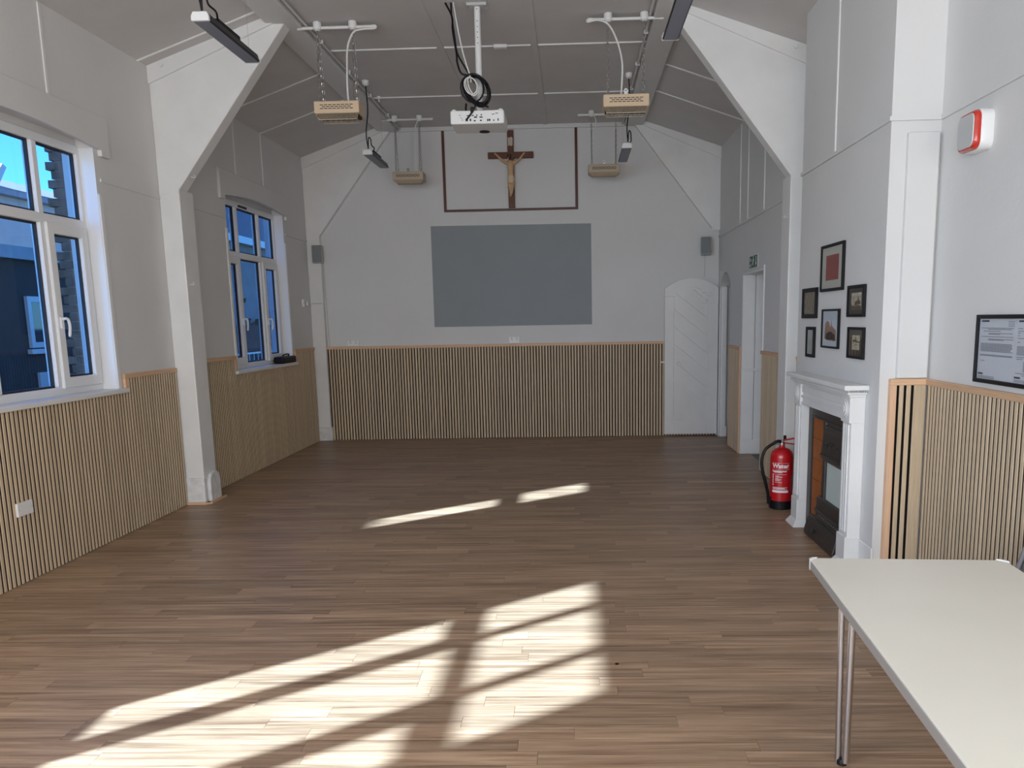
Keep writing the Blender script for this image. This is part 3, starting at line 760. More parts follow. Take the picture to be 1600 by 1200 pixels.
# ------------------------------------------------------------------ ceiling: heaters, lamps, projector
def link_chain(p, q, n=None):
    p, q = Vector(p), Vector(q); L_ = (q-p).length; n = n or int(L_/.030); mb = MB(); d = (q-p)/n
    zax = d.normalized(); xa_ = zax.cross(Vector((0, 1, 0))).normalized(); ya_ = zax.cross(xa_)
    for k in range(n):
        c = p + d*(k+.5); a = xa_ if k % 2 else ya_
        pts = [c + zax*(.021*math.cos(u)) + a*(.0095*math.sin(u)) for u in [i*2*PI/8 for i in range(8)]]
        mb.tube(pts, .0028, 4, closed=True)
    return mb
GRPH = 'box heaters hung from the ceiling on chains'
def heater(name, cxh, cyh, ztop, near, label):
    wd, hg, dp = .388, .100, .20
    t = thing('hanging_heater', (cxh, cyh, ztop-.145), label, 'heater', GRPH)
    m = BEIGE if near else BEIGE2
    yf_ = cyh-dp/2
    MB().box(cxh-wd/2, cxh+wd/2, yf_, cyh+dp/2, ztop-hg, ztop).build('body', m, t, bevel=.008, seg=2)
    # tapered wire guard below
    zb = ztop-hg-.045
    ins = .03
    if near:
        g = MB()
        n_ = 30
        for k in range(n_):
            f_ = k/(n_-1); xt = cxh-wd/2+.012+(wd-.024)*f_; xb_ = cxh-wd/2+ins+(wd-2*ins)*f_
            for s_ in (-1, 1):
                g.bar((xt, cyh+s_*(dp/2-.01), ztop-hg), (xb_, cyh+s_*(dp/2-ins), zb), .004, .004)
        g.bar((cxh-wd/2+ins, cyh-dp/2+ins, zb), (cxh+wd/2-ins, cyh-dp/2+ins, zb), .006, .006).bar((cxh-wd/2+ins, cyh+dp/2-ins, zb), (cxh+wd/2-ins, cyh+dp/2-ins, zb), .006, .006)
        for k in range(8):
            xx = cxh-wd/2+ins+(wd-2*ins)*k/7; g.bar((xx, cyh-dp/2+ins, zb), (xx, cyh+dp/2-ins, zb), .004, .004)
        tag(g.build('wire_guard', BEIGE2, t), kind='stuff')
        MB().box(cxh-wd/2+.02, cxh+wd/2-.02, yf_+.02, cyh+dp/2-.02, ztop-hg-.02, ztop-hg+.002).build('element_plate', DARKGAP, t)
        for r_, (zz_, n2) in enumerate(((.032, 8), (.047, 7), (.062, 8))):
            for k in range(n2):
                xx = cxh+(k-(n2-1)/2)*.0365
                MB().box(xx-.0145, xx+.0145, yf_-.0012, yf_+.001, ztop-zz_-.003, ztop-zz_+.003).build('vent_slot', DARKGAP, t)
    else:
        pr = MB()
        a, b, c_, d_ = cxh-wd/2, cxh+wd/2, yf_, cyh+dp/2
        vs = [(a, c_, ztop-hg+.004), (b, c_, ztop-hg+.004), (b, d_, ztop-hg+.004), (a, d_, ztop-hg+.004), (a+.045, c_+.045, zb+.012), (b-.045, c_+.045, zb+.012), (b-.045, d_-.045, zb+.012), (a+.045, d_-.045, zb+.012)]
        pr.add(vs, [(3, 2, 1, 0), (4, 5, 6, 7), (0, 1, 5, 4), (1, 2, 6, 5), (2, 3, 7, 6), (3, 0, 4, 7)]).build('reflector', BEIGE2, t)
        for k in range(8):
            xx = cxh+(k-3.5)*.037
            pts = [(xx+.014*math.cos(u), yf_-.001, ztop-.047+.014*math.sin(u)) for u in [i*2*PI/10 for i in range(10)]]
            MB().tube(pts, .0028, 4, closed=True).build('vent_ring', DARKGAP, t)
    # chains: two strands each side, from one ceiling box
    for sx in (-1, 1):
        xx = cxh+sx*.152
        for sy in (-1, 1):
            tag(link_chain((xx, cyh+sy*.004, ZC-.078), (xx+sx*-.004, cyh+sy*.07, ztop+.004)).build('chain', STEEL, t), kind='stuff')
    return t
def bar_conduit(x0, x1, y, boxes, label):
    t = thing('conduit_bar', ((x0+x1)/2, y, ZC), label, 'conduit', 'white conduit bars above the heaters')
    MB().tube([(x0, y, ZC-.05), (x1, y, ZC-.05)], .013, 10).build('pipe', GLOSSW, t, smooth=True)
    for x in boxes: MB().lathe([(.034, -.066), (.036, -.06), (.036, -.006), (.03, -.0015)], (x, y, ZC), 16).lathe([(.022, -.074), (.022, -.065)], (x, y, ZC), 12).build('ceiling_box', GLOSSW, t, smooth=True)
    for x in (x0, x1): MB().lathe([(.016, -.02), (.016, .02)], (x, y, ZC-.05), 10, 0).build('end_cap', GLOSSW, t, smooth=True)
    return t
def cord(parent, pts, r=.008, m=CORDW, name='cord'):
    return MB().tube(spline(pts, 7), r, 8).build(name, m, parent, smooth=True)
h = heater('a', -1.987, 7.18, 3.495, True, 'beige box heater with dark slots hung near left of the projector')
bar_conduit(-2.29, -1.655, 7.18, (-2.14, -1.835), 'white conduit bar on the ceiling over the near left heater')
cord(h, [(-1.632, 7.18, 4.112), (-1.65, 7.17, 4.09), (-1.75, 7.165, 4.085), (-1.83, 7.165, 4.06), (-1.885, 7.165, 3.94), (-1.90, 7.165, 3.75), (-1.905, 7.165, 3.60), (-1.90, 7.165, 3.495)])
h = heater('b', .480, 7.18, 3.487, True, 'beige box heater with dark slots hung near right of the projector')
bar_conduit(.185, .78, 7.18, (.335, .64), 'white conduit bar on the ceiling over the near right heater')
cord(h, [(.16, 7.18, 4.112), (.165, 7.17, 4.09), (.25, 7.165, 4.10), (.34, 7.165, 4.06), (.41, 7.165, 3.93), (.45, 7.165, 3.77), (.45, 7.165, 3.62), (.44, 7.165, 3.487)])
def tag_bracket(h, x, y, z, m):
    MB().prism([(x-.016, z), (x+.016, z), (x+.016, z+.035), (x+.008, z+.048), (x-.008, z+.048), (x-.016, z+.035)], 1, y-.012, y+.012).build('top_bracket', m, h, bevel=.003)
    MB().lathe([(.006, -.0135), (.006, -.0115)], (x, y, z+.030), 10, 1).build('bracket_hole', DARKGAP, h)
tag_bracket(h, .478, 7.10, 3.485, WPLAS)
h = heater('c', -2.025, 10.33, 3.472, False, 'dull beige box heater with ring vents hung far left by the end wall')
bar_conduit(-2.33, -1.72, 10.33, (-2.18, -1.87), 'white conduit bar on the ceiling over the far left heater')
cord(h, [(-1.87, 10.32, 4.12), (-1.92, 10.30, 4.0), (-1.93, 10.30, 3.8), (-1.93, 10.30, 3.47)], .006)
tag_bracket(h, -2.02, 10.25, 3.47, SPKB)
h = heater('d', .418, 10.33, 3.505, False, 'dull beige box heater with ring vents hung far right by the end wall')
bar_conduit(.12, .72, 10.33, (.27, .57), 'white conduit bar on the ceiling over the far right heater')
cord(h, [(.27, 10.32, 4.12), (.32, 10.30, 4.05), (.31, 10.30, 3.94), (.28, 10.30, 3.86), (.27, 10.30, 3.505)], .006)
tag_bracket(h, .42, 10.25, 3.503, WPLAS)

def lamp(xc, y0, label, near):
    z = 3.41; L_ = .80; wd = .104
    t = thing('batten_lamp', (xc, y0+L_/2, z), label, 'lamp', 'black linear lamps hung from the ceiling')
    prof = [(xc-wd/2, z+.012), (xc-wd/2, z+.004), (xc-wd/2+.006, z+.002), (xc+wd/2-.006, z+.002), (xc+wd/2, z+.004), (xc+wd/2, z+.012), (xc+wd/2-.012, z+.05), (xc-wd/2+.012, z+.05)]
    MB().prism(prof, 1, y0+.018, y0+L_-.018).build('heat_sink', BLACKM, t)
    MB().box(xc-wd/2+.008, xc+wd/2-.008, y0+.018, y0+L_-.018, z, z+.004).build('diffuser', DIFF, t)
    capp = [(xc-wd/2-.002, z), (xc+wd/2+.002, z), (xc+wd/2+.002, z+.028), (xc+wd/2-.010, z+.052), (xc-wd/2+.010, z+.052), (xc-wd/2-.002, z+.028)]
    for ya in (y0, y0+L_-.02): MB().prism(capp, 1, ya, ya+.02).build('end_cap', WPLAS, t, bevel=.003)
    MB().box(xc-.02, xc+.032, y0+.20, y0+.52, z+.05, z+.082).build('driver', BLACK, t, bevel=.004)
    cord(t, [(xc+.02, y0+.21, z+.075), (xc+.05, y0+.12, z+.09), (xc+.045, y0+.03, z+.10), (xc+.04, y0+.02, z+.16), (xc+.02, y0+.01, z+.17), (xc+.01, y0+.015, z+.06)], .006, BLACK, 'cable_loop')
    cord(t, [(xc+.01, y0+.015, z+.06), (xc+.0, y0, z+.22), (xc+.03, y0, z+.45), (xc+(-.045 if (near and xc > 0) else .02), y0-.0, ZC-.045)], .006, BLACK, 'flex')
    for ya in (y0+.06, y0+L_-.06): MB().tube([(xc, ya, z+.05), (xc, ya, ZC-.002)], .0012, 5).build('suspension_wire', STEEL, t)
    rx = -.045 if (near and xc > 0) else .02
    MB().lathe([(.012, -.055), (.034, -.04), (.038, -.01), (.038, -.0015)], (xc+rx, y0, ZC), 14).build('ceiling_rose', WPLAS, t, smooth=True)
    return t
lamp(-2.185, 4.985, 'black batten lamp with a white end hung at the near upper left', True)
lamp(.665, 4.78, 'black batten lamp cut off by the top edge at the near upper right', True)
lamp(-2.18, 8.86, 'small black batten lamp hung far left between the two left heaters', False)
lamp(.607, 8.86, 'small black batten lamp hung far right between the two right heaters', False)

# projector
px, py0, pz = -.749, 6.75, 3.20
t = thing('projector', (px, 6.93, pz), 'white projector hung upside down on a pole in the middle of the ceiling', 'projector')
MB().box(px-.219, px+.219, py0, 7.09, pz, pz+.105).build('body', WPLAS, t, bevel=.012, seg=3)
MB().box(px-.205, px+.205, py0-.003, py0+.004, pz+.012, pz+.098).build('back_panel', WPLAS, t)
ports = [(-.075, .060, .018, .007), (-.035, .060, .018, .007), (-.002, .061, .012, .008), (.035, .062, .010, .010), (-.012, .045, .026, .010), (.032, .045, .026, .009), (-.085, .020, .020, .020), (-.055, .020, .012, .018), (-.02, .018, .016, .010), (.03, .019, .016, .010), (.085, .016, .009, .018), (.100, .018, .014, .016), (.135, .018, .010, .010), (.170, .017, .008, .020), (.13, .068, .022, .005), (.16, .074, .022, .005), (-.14, .065, .012, .004), (-.13, .045, .012, .004), (-.12, .028, .012, .004)]
for x_, z_, w_, h_ in ports:
    MB().box(px+x_-w_/2, px+x_+w_/2, py0-.0045, py0-.002, pz+z_, pz+z_+h_).build('port', DARKGAP, t)
MB().lathe([(.045, -.006), (.04, .0)], (px+.03, 7.02, pz), 20).build('lens_bump', BLACK, t)
MB().box(px-.03, px+.03, 6.9, 6.903, pz-.001, pz+.0).build('maker_plate', LGREY, t)
MB().box(px-.10, px+.10, 6.84, 7.0, pz+.105, pz+.122).build('mount_plate', LGREY, t, bevel=.003)
for sx in (-1, 1):
    MB().bar((px+sx*.17, 6.80, pz+.11), (px+sx*.03, 6.92, pz+.13), .02, .012).build('mount_arm', LGREY, t)
    MB().lathe([(.02, 0), (.022, .006), (.012, .014)], (px+sx*.19, 6.78, pz+.105), 12).build('foot', WPLAS, t)
MB().tube([(px+.006, 6.92, pz+.12), (px+.008, 6.92, ZC-.02)], .026, 16).build('pole', WPLAS, t, smooth=True)
for k in range(6): MB().lathe([(.004, -.0275), (.004, -.025)], (px+.008, 6.92, 3.86+k*.042+(.05 if k == 5 else 0)), 8, 1).build('pole_hole', DARKGAP, t)
MB().box(px-.075, px+.09, 6.86, 6.99, ZC-.022, ZC).build('ceiling_plate', LGREY, t, bevel=.004)
for sx in (-.06, .075): MB().lathe([(.010, -.032), (.010, -.02)], (px+sx, 6.88, ZC), 8).build('plate_bolt', STEEL, t)
# coiled cables hung on the pole: a thing of its own
t = thing('cable_coil', (px, 6.83, 3.33), 'coil of black and white cables looped on the projector pole', 'cable')
def loop(c, rx, rz, tilt, yoff, n=20):
    pts = []
    for i in range(n):
        a = 2*PI*i/n; x_, z_ = rx*math.cos(a), rz*math.sin(a)
        pts.append((c[0]+x_*math.cos(tilt)-z_*math.sin(tilt), 6.83+yoff+.01*math.sin(2*a), c[1]+x_*math.sin(tilt)+z_*math.cos(tilt)))
    return pts
for i, (dx, dz, rx, rz, tl) in enumerate(((.0, 0, .088, .128, .55), (.006, .002, .094, .122, .5), (.012, -.004, .086, .120, .6), (.003, .004, .082, .130, .45), (-.008, -.004, .09, .118, .65), (.008, .0, .078, .114, .5), (-.03, 0, .092, .105, .3), (.004, -.006, .09, .124, .55))):
    MB().tube(loop((-.752+dx, 3.475+dz), rx, rz, tl, -.014*i+.02), .0075, 6, closed=True).build('cable_loop', BLACK, t, smooth=True)
for i, (dx, rx, rz) in enumerate(((-.03, .042, .075), (-.022, .032, .07), (-.036, .05, .066))):
    tag(MB().tube(loop((-.752+dx, 3.485), rx, rz, .35, -.09-.008*i), .005, 6, closed=True).build('white_loop', CORDW, t, smooth=True), 'white cable loop')
cord(t, [(-.99, 6.86, 4.158), (-.935, 6.82, 4.04), (-.93, 6.80, 3.93), (-.905, 6.79, 3.76), (-.90, 6.79, 3.68), (-.87, 6.79, 3.60), (-.80, 6.79, 3.58)], .008, BLACK, 'feed_cable')
cord(t, [(-.945, 6.86, 4.158), (-.937, 6.83, 4.04), (-.915, 6.81, 3.86), (-.90, 6.80, 3.76), (-.86, 6.79, 3.68), (-.80, 6.79, 3.58), (-.76, 6.79, 3.52)], .007, BLACK, 'feed_cable')
tag(cord(t, [(-.925, 6.86, 4.158), (-.89, 6.80, 3.95), (-.85, 6.78, 3.75), (-.80, 6.76, 3.58), (-.79, 6.76, 3.52)], .006, CORDW, 'feed_cable'), 'white feed cable')
cord(t, [(-.745, 6.74, 3.36), (-.765, 6.73, 3.32), (-.80, 6.735, 3.27), (-.835, 6.742, 3.232)], .007, BLACK, 'plug_lead')
cord(t, [(-.72, 6.74, 3.355), (-.69, 6.73, 3.335), (-.655, 6.75, 3.325)], .007, BLACK, 'plug_lead')
cord(t, [(-.84, 6.80, 3.37), (-.845, 6.80, 3.33), (-.845, 6.82, 3.32)], .008, BLACK, 'plug_lead')
MB().box(-.80, -.775, 6.722, 6.742, 3.285, 3.325).build('ferrite', BLACK, t, bevel=.004)
tag(MB().box(-.70, -.575, 7.86, 7.92, ZC-.03, ZC).build('ceiling_plate', GLOSSW, bevel=.004), 'small flat white plate on the ceiling just right of the projector pole', 'plate')
tag(MB().lathe([(.006, -.06), (.010, -.045), (.006, -.03), (.022, -.025), (.022, 0)], (-2.165, 9.47, ZC), 12).build('ceiling_hook', GLOSSW, smooth=True), 'small white hook on the ceiling beside the far left lamp rose', 'hook')

# ------------------------------------------------------------------ chimney breast: fireplace
FX = 1.727   # front face of the surround
t = thing('fireplace', (1.75, 5.575, 0), 'white painted fireplace surround with a dark cast iron insert and orange tiles', 'fireplace')
YN0, YN1, YF0, YF1 = 4.955, 5.11, 6.04, 6.195
def pilaster(y0, y1):
    p = MB().box(FX, XBR, y0, y1, .20, .95).build('pilaster', GLOSSW, t, bevel=.003)
    n_ = 3; w_ = (y1-y0-.04)/n_
    for k in range(n_):
        MB().box(FX-.010, FX+.001, y0+.02+k*w_+.006, y0+.02+(k+1)*w_-.006, .24, .935).build('reed', GLOSSW, p, bevel=.004, seg=2)
    MB().box(FX-.014, XBR, y0-.004, y1+.004, .05, .215).build('plinth', GLOSSW, t, bevel=.004)
    # flared foot
    a, b = y0-.004, y1+.004
    vs = [(FX-.05, a-.035, 0), (XBR, a-.035, 0), (XBR, b+.035, 0), (FX-.05, b+.035, 0), (FX-.014, a, .055), (XBR, a, .055), (XBR, b, .055), (FX-.014, b, .055)]
    MB().add(vs, [(3, 2, 1, 0), (4, 5, 6, 7), (0, 1, 5, 4), (1, 2, 6, 5), (2, 3, 7, 6), (3, 0, 4, 7)]).build('foot_moulding', GLOSSW, t, bevel=.004)
    MB().box(FX-.014, XBR, y0-.002, y1+.002, .945, 1.112).build('corner_block', GLOSSW, t, bevel=.003)
    cyy = (y0+y1)/2
    for r_, h_ in ((.062, .006), (.046, .012), (.022, .016)):
        o_ = MB().lathe([(r_, -h_), (r_, 0)], (FX-.014, cyy, 1.03), 24, 0).build('roundel', GLOSSW, t, bevel=.003)
pilaster(YN0, YN1); pilaster(YF0, YF1)
MB().box(FX+.006, XBR, YN1, YF0, .955, 1.112).build('frieze', GLOSSW, t, bevel=.003)
MB().box(FX-.008, FX+.008, YN1, YF0, 1.005, 1.022).build('frieze_bead', GLOSSW, t, bevel=.005, seg=2)
MB().box(FX-.004, FX+.008, YN1, YF0, .955, .972).build('frieze_bead', GLOSSW, t, bevel=.004)
MB().box(FX-.002, FX+.008, YN1+.004, YF0-.004, 1.045, 1.095).build('frieze_panel', GLOSSW, t, bevel=.004)
# stepped mantel shelf
for zz0, zz1, pr in ((1.108, 1.128, .022), (1.126, 1.142, .04), (1.140, 1.156, .034), (1.154, 1.186, .068)):
    MB().box(FX-pr, XBR, YN0-pr+.01, YF1+pr-.01, zz0, zz1).build('mantel_shelf', GLOSSW, t, bevel=.006, seg=2)
dm = MB()
for k in range(8):
    xx = FX-.03+k*.0135; dm.box(xx, xx+.007, YN0-.033, YN0-.028, 1.142, 1.154)
tag(dm.build('dentils', GREYP, t), kind='stuff')
# insert
MB().box(XBR-.010, XBR-.002, YN1, YF0, 0, .955).build('insert_plate', IRON, t)
MB().box(XBR-.026, XBR-.009, 5.945, 6.038, 0, .95).build('iron_edge', IRON, t, bevel=.005)
MB().box(XBR-.026, XBR-.009, 5.115, 5.19, 0, .95).build('iron_edge', IRON, t, bevel=.005)
MB().box(XBR-.026, XBR-.009, 5.19, 5.945, .872, .95).build('iron_edge', IRON, t, bevel=.005)
MB().tube([(XBR-.028, 5.20, .874), (XBR-.028, 5.94, .874)], .007, 8).build('edge_bead', IRON, t, smooth=True)
for k in range(5):
    za = .10+k*.154
    MB().box(XBR-.018, XBR-.009, 5.665, 5.935, za+.001, za+.153).build('tile', TILE, t, bevel=.002)
prf = [(5.66, .10), (5.66, .40), (5.645, .62), (5.665, .70), (5.655, .80), (5.66, .872), (5.60, .872), (5.59, .66), (5.60, .10)]
MB().prism(prf, 0, XBR-.036, XBR-.009).build('iron_arch', IRON, t, bevel=.006, seg=2)
MB().box(XBR-.036, XBR-.009, 5.19, 5.235, .10, .872).build('iron_arch', IRON, t, bevel=.006)
hood = [(XBR-.009, .60), (XBR-.052, .60), (XBR-.060, .625), (XBR-.056, .69), (XBR-.040, .80), (XBR-.026, .85), (XBR-.020, .872), (XBR-.009, .872)]
MB().prism(hood, 1, 5.20, 5.615).build('hood', IRON, t, bevel=.006, seg=2)
for zz_, xx_ in ((.64, .062), (.845, .034)):
    MB().tube([(XBR-xx_, 5.21, zz_), (XBR-xx_, 5.61, zz_)], .007, 8).build('hood_bead', IRON, t, smooth=True)
om = MB()
for s_ in (-1, 1):
    om.tube([(XBR-.054, 5.42+s_*(.03+.03*math.cos(a)), .715+.028*math.sin(a)) for a in [i*PI/6 for i in range(10)]], .007, 6)
    om.tube([(XBR-.052, 5.42+s_*(.105+.025*math.cos(a)), .71+.022*math.sin(a)) for a in [i*PI/6 for i in range(10)]], .006, 6)
om.build('ornament', IRON, t, smooth=True)
MB().box(XBR-.018, XBR-.009, 5.235, 5.60, .26, .605).build('fireboard', BOARD, t)
bk = [(XBR-.009, .0), (XBR-.045, .0), (XBR-.052, .16), (XBR-.046, .30), (XBR-.036, .315), (XBR-.009, .315)]
MB().prism(bk, 1, 5.20, 5.72).build('fire_basket', IRON, t, bevel=.006, seg=2)
for k in range(10): MB().lathe([(.005, -.058), (.005, -.045)], (XBR, 5.26+k*.042, .185), 8, 0).build('stud', STEEL, t)
for zz_ in (.165, .215): MB().tube([(XBR-.054, 5.20, zz_), (XBR-.054, 5.72, zz_)], .009, 8).build('basket_rail', IRON, t, smooth=True)
MB().prism([(XBR-.03, 0), (XBR-.088, 0), (XBR-.094, .02), (XBR-.075, .10), (XBR-.056, .145), (XBR-.03, .15)], 1, 5.20, 5.86).build('ash_cover', IRON, t, bevel=.008, seg=2)
MB().lathe([(.010, -.108), (.020, -.100), (.010, -.088), (.010, -.07)], (XBR, 5.62, .075), 10, 0).build('ash_knob', IRON, t, smooth=True)

# ------------------------------------------------------------------ framed pictures on the chimney breast
def picture(y0, y1, z0, z1, fw, label, mountm, art, inset, deep=.02):
    """hung on the breast, facing -x; art(x, a, b, c, d, parent) draws the print"""
    t = thing('framed_picture', (XBR, (y0+y1)/2, z0), label, 'picture', 'framed pictures over the fireplace')
    MB().slab([y0, y0+fw, y1-fw, y1], [z0, z0+fw, z1-fw, z1], lambda i, j: not (i == 1 and j == 1), 0, XBR-deep, XBR-.002).build('frame', BLACK, t, bevel=.002)
    MB().box(XBR-.010, XBR-.003, y0+fw, y1-fw, z0+fw, z1-fw).build('mount', mountm, t)
    a, b, c, d = y0+fw+inset[0], y1-fw-inset[0], z0+fw+inset[1], z1-fw-inset[2]
    art(XBR-.0105, a, b, c, d, t)
    MB().box(XBR-.0145, XBR-.013, y0+fw, y1-fw, z0+fw, z1-fw).build('glass', CLEAR, t)
    return t
def plain(m):
    return lambda x, a, b, c, d, t: MB().box(x-.0004, x+.001, a, b, c, d).build('print', m, t)
def scene_print(bgm, shapes):
    def f(x, a, b, c, d, t):
        MB().box(x-.0004, x+.001, a, b, c, d).build('print', bgm, t)
        for m, poly in shapes:
            MB().prism([(b-(b-a)*u, c+(d-c)*v) for u, v in poly], 0, x-.0009, x-.0003).build('print_shape', m, t)
    return f
PX = XBR-.018
picture(5.425, 5.905, 1.779, 2.10, .02, 'largest picture, dull red print in a cream mount, top of the group', CREAMM, plain(REDPRINT), (.085, .055, .055))
picture(5.985, 6.345, 1.593, 1.818, .03, 'dark framed brown photograph upper left above the narrow picture', BRMOUNT, plain(BRPRINT), (.03, .0, .0))
church = [(SEPIAD, [(.0, .0), (1, .0), (1, .22), (.7, .3), (.3, .24), (0, .3)]), (SEPIAD, [(.3, .28), (.95, .34), (.93, .5), (.8, .55), (.74, .82), (.68, .56), (.4, .5)])]
picture(5.015, 5.318, 1.60, 1.80, .018, 'black framed sepia harbour print upper right of the group', BRMOUNT, scene_print(SEPIA, church), (.045, .025, .03))
tower = [(BRICKR, [(0, .1), (1, .05), (.98, .45), (.85, .5), (.62, .62), (.58, .88), (.54, .62), (.5, .55), (.38, .75), (.2, .8), (.05, .7)]), (SEPIA, [(.1, .05), (.95, .02), (.9, .28), (.5, .4), (.12, .3)]), (SEPIAD, [(.3, .12), (.42, .1), (.45, .3), (.33, .33)]), (SEPIAD, [(.6, .1), (.7, .1), (.68, .24), (.6, .26)])]
picture(5.475, 5.84, 1.385, 1.656, .014, 'black framed brown church print on white paper in the middle of the group', BLUEW, scene_print(BLUEW, tower), (.045, .03, .03))
picture(6.012, 6.216, 1.302, 1.53, .024, 'narrow black framed pale grey print at the lower left of the group', GREYPR, plain(GREYPR), (.0, .0, .0))
boat = [(SEPIAD, [(.05, .55), (1, .5), (1, .6), (.6, .62), (.55, .85), (.48, .9), (.42, .65), (.3, .72), (.1, .66)]), (BRPRINT, [(.4, .3), (.7, .32), (.65, .4), (.42, .38)])]
picture(5.0, 5.288, 1.337, 1.536, .016, 'black framed sepia river print in a brown mount at the lower right', BRMOUNT, scene_print(SEPIA, boat), (.06, .04, .035))

# notice frame on the recess wall
t = thing('notice_frame', (XREC, 4.0, 1.30), 'black landscape frame with two printed pages above the near right wainscot', 'notice')
ny0, ny1, nz0, nz1 = 3.45, 4.185, 1.262, 1.603
MB().slab([ny0, ny0+.02, ny1-.02, ny1], [nz0, nz0+.02, nz1-.02, nz1], lambda i, j: not (i == 1 and j == 1), 0, XREC-.02, XREC-.002).build('frame', BLACK, t, bevel=.002)
for k, (a, b) in enumerate(((3.83, ny1-.02), (ny0+.02, 3.828))):
    pg = MB().box(XREC-.008, XREC-.003, a, b, nz0+.02, nz1-.02).build('page', PAPER, t)
    def line(m, u0, u1, v, h_, nm='print_line'):
        yy0, yy1 = b-(b-a)*u1, b-(b-a)*u0; zz_ = nz0+.02+(nz1-nz0-.04)*v
        m.box(XREC-.0086, XREC-.0079, yy0, yy1, zz_, zz_+h_)
    hd, tx = MB(), MB()
    line(hd, .06, .27, .945, .009); line(hd, .03, .17, .072, .009)
    rg = random.Random(k+3)
    for v in (.95, .925, .90, .875): line(tx, .80, .97, v, .003)
    if k == 0:
        rowsv = [(.84, .05, .95), (.82, .25, .9), (.79, .12, .6), (.755, .28, .93), (.74, .26, .6), (.70, .06, .96), (.66, .28, .95), (.645, .26, .7)] + [(.585-.018*i, .06, rg.uniform(.9, .97)) for i in range(8)] + [(.40, .06, .95), (.385, .06, .96), (.30, .08, .2)]
    else:
        rowsv = [(.84, .05, .16), (.80, .05, .3), (.77, .05, .12), (.73, .05, .1), (.69, .05, .25), (.63, .05, .12)] + [(.565-.018*i, .05, rg.uniform(.9, .97)) for i in range(8)] + [(.40, .05, .8), (.37, .05, .2)] + [(.33-.018*i, .22, rg.uniform(.85, .95)) for i in range(9)] + [(.15, .05, .9), (.12, .2, .95)]
    for v, u0, u1 in rowsv: line(tx, u0, u1, v, .0035)
    for v in (.045, .03, .015): line(tx, .03, .5, v, .0025)
    tag(hd.build('heading', PRINTB, pg), kind='stuff'); tag(tx.build('text_lines', PRINTG, pg), kind='stuff')
MB().box(XREC-.0125, XREC-.011, ny0+.02, ny1-.02, nz0+.02, nz1-.02).build('glass', CLEAR, t)

# fire alarm sounder
t = thing('fire_alarm', (XREC, 4.25, 2.5), 'white and red fire alarm sounder beacon high on the near right wall', 'alarm')
def rsq(y, z, h_, r, n=5):
    pts = []
    for cy_, cz_, a0 in ((1, 1, 0), (-1, 1, PI/2), (-1, -1, PI), (1, -1, 3*PI/2)):
        for i in range(n+1):
            a = a0+PI/2*i/n; pts.append((y+cy_*(h_-r)+r*math.cos(a), z+cz_*(h_-r)+r*math.sin(a)))
    return pts
ay, az = 4.27, 2.515
def loft(sections, m, nm):
    mb = MB(); vs = []; n_ = None
    for x, pts in sections: n_ = len(pts); vs += [(x, p[0], p[1]) for p in pts]
    fs = [(i*n_+k, i*n_+(k+1) % n_, (i+1)*n_+(k+1) % n_, (i+1)*n_+k) for i in range(len(sections)-1) for k in range(n_)]
    fs += [tuple(range(n_)), tuple(range((len(sections)-1)*n_, len(sections)*n_))]
    return mb.add(vs, fs).build(nm, m, t, smooth=True)
loft([(XREC, rsq(ay, az, .098, .04)), (XREC-.053, rsq(ay, az, .099, .04)), (XREC-.060, rsq(ay, az, .094, .04))], WPLAS, 'base')
loft([(XREC-.058, rsq(ay, az, .092, .04)), (XREC-.066, rsq(ay, az, .095, .04)), (XREC-.082, rsq(ay, az, .092, .038)), (XREC-.089, rsq(ay, az, .086, .036))], REDB, 'red_lens')
loft([(XREC-.086, rsq(ay, az, .082, .036)), (XREC-.094, rsq(ay, az, .079, .034))], LGREY, 'front_cap')

# ------------------------------------------------------------------ fire extinguisher
ex, ey, er = 1.752, 6.66, .094
t = thing('fire_extinguisher', (ex, ey, 0), 'red water fire extinguisher standing on the floor left of the fireplace', 'extinguisher')
MB().lathe([(er, .06), (er, .435), (er*.97, .462), (er*.86, .488), (er*.62, .508), (er*.30, .520), (.022, .535), (.022, .545)], (ex, ey, 0), 28).build('cylinder', REDP, t, smooth=True)
MB().lathe([(er*.95, 0), (er+.003, .004), (er+.003, .075), (er*.9, .075)], (ex, ey, 0), 28).build('base_ring', BLACK, t, smooth=True)
MB().lathe([(.020, .54), (.026, .545), (.026, .562), (.018, .566), (.018, .585)], (ex, ey, 0), 14).build('valve', STEEL, t, smooth=True)
MB().bar((ex-.03, ey, .575), (ex+.10, ey-.02, .60), .024, .012).build('carry_handle', REDP, t, bevel=.003)
MB().bar((ex-.015, ey, .565), (ex+.105, ey-.02, .548), .022, .010).build('squeeze_lever', REDP, t, bevel=.003)
MB().box(ex+.012, ex+.032, ey-.012, ey+.012, .58, .622).build('safety_clip', BLACK, t, bevel=.003)
MB().bar((ex-.075, ey-.02, .553), (ex-.015, ey-.01, .548), .012, .012).build('hose_nut', STEEL, t)
cord(t, [(ex-.02, ey-.03, .575), (ex-.05, ey-.04, .578), (ex-.09, ey-.04, .556), (ex-.15, ey-.045, .51), (ex-.178, ey-.05, .43), (ex-.172, ey-.05, .34), (ex-.145, ey-.045, .24), (ex-.118, ey-.03, .14), (ex-.108, ey-.02, .07)], .0135, BLACK, 'hose')
MB().box(ex-.118, ex-.088, ey-.032, ey+.0, .04, .10).build('hose_clip', BLACK, t, bevel=.004)
fa = math.atan2(0-ey, 0-ex)        # label faces the hall
def wrap(vs, u0, z0, off=.0008):
    out_ = []
    for v in vs:
        a = fa + (u0 + v[0])/er; out_.append((ex+(er+off)*math.cos(a), ey+(er+off)*math.sin(a), z0+v[1]))
    return out_
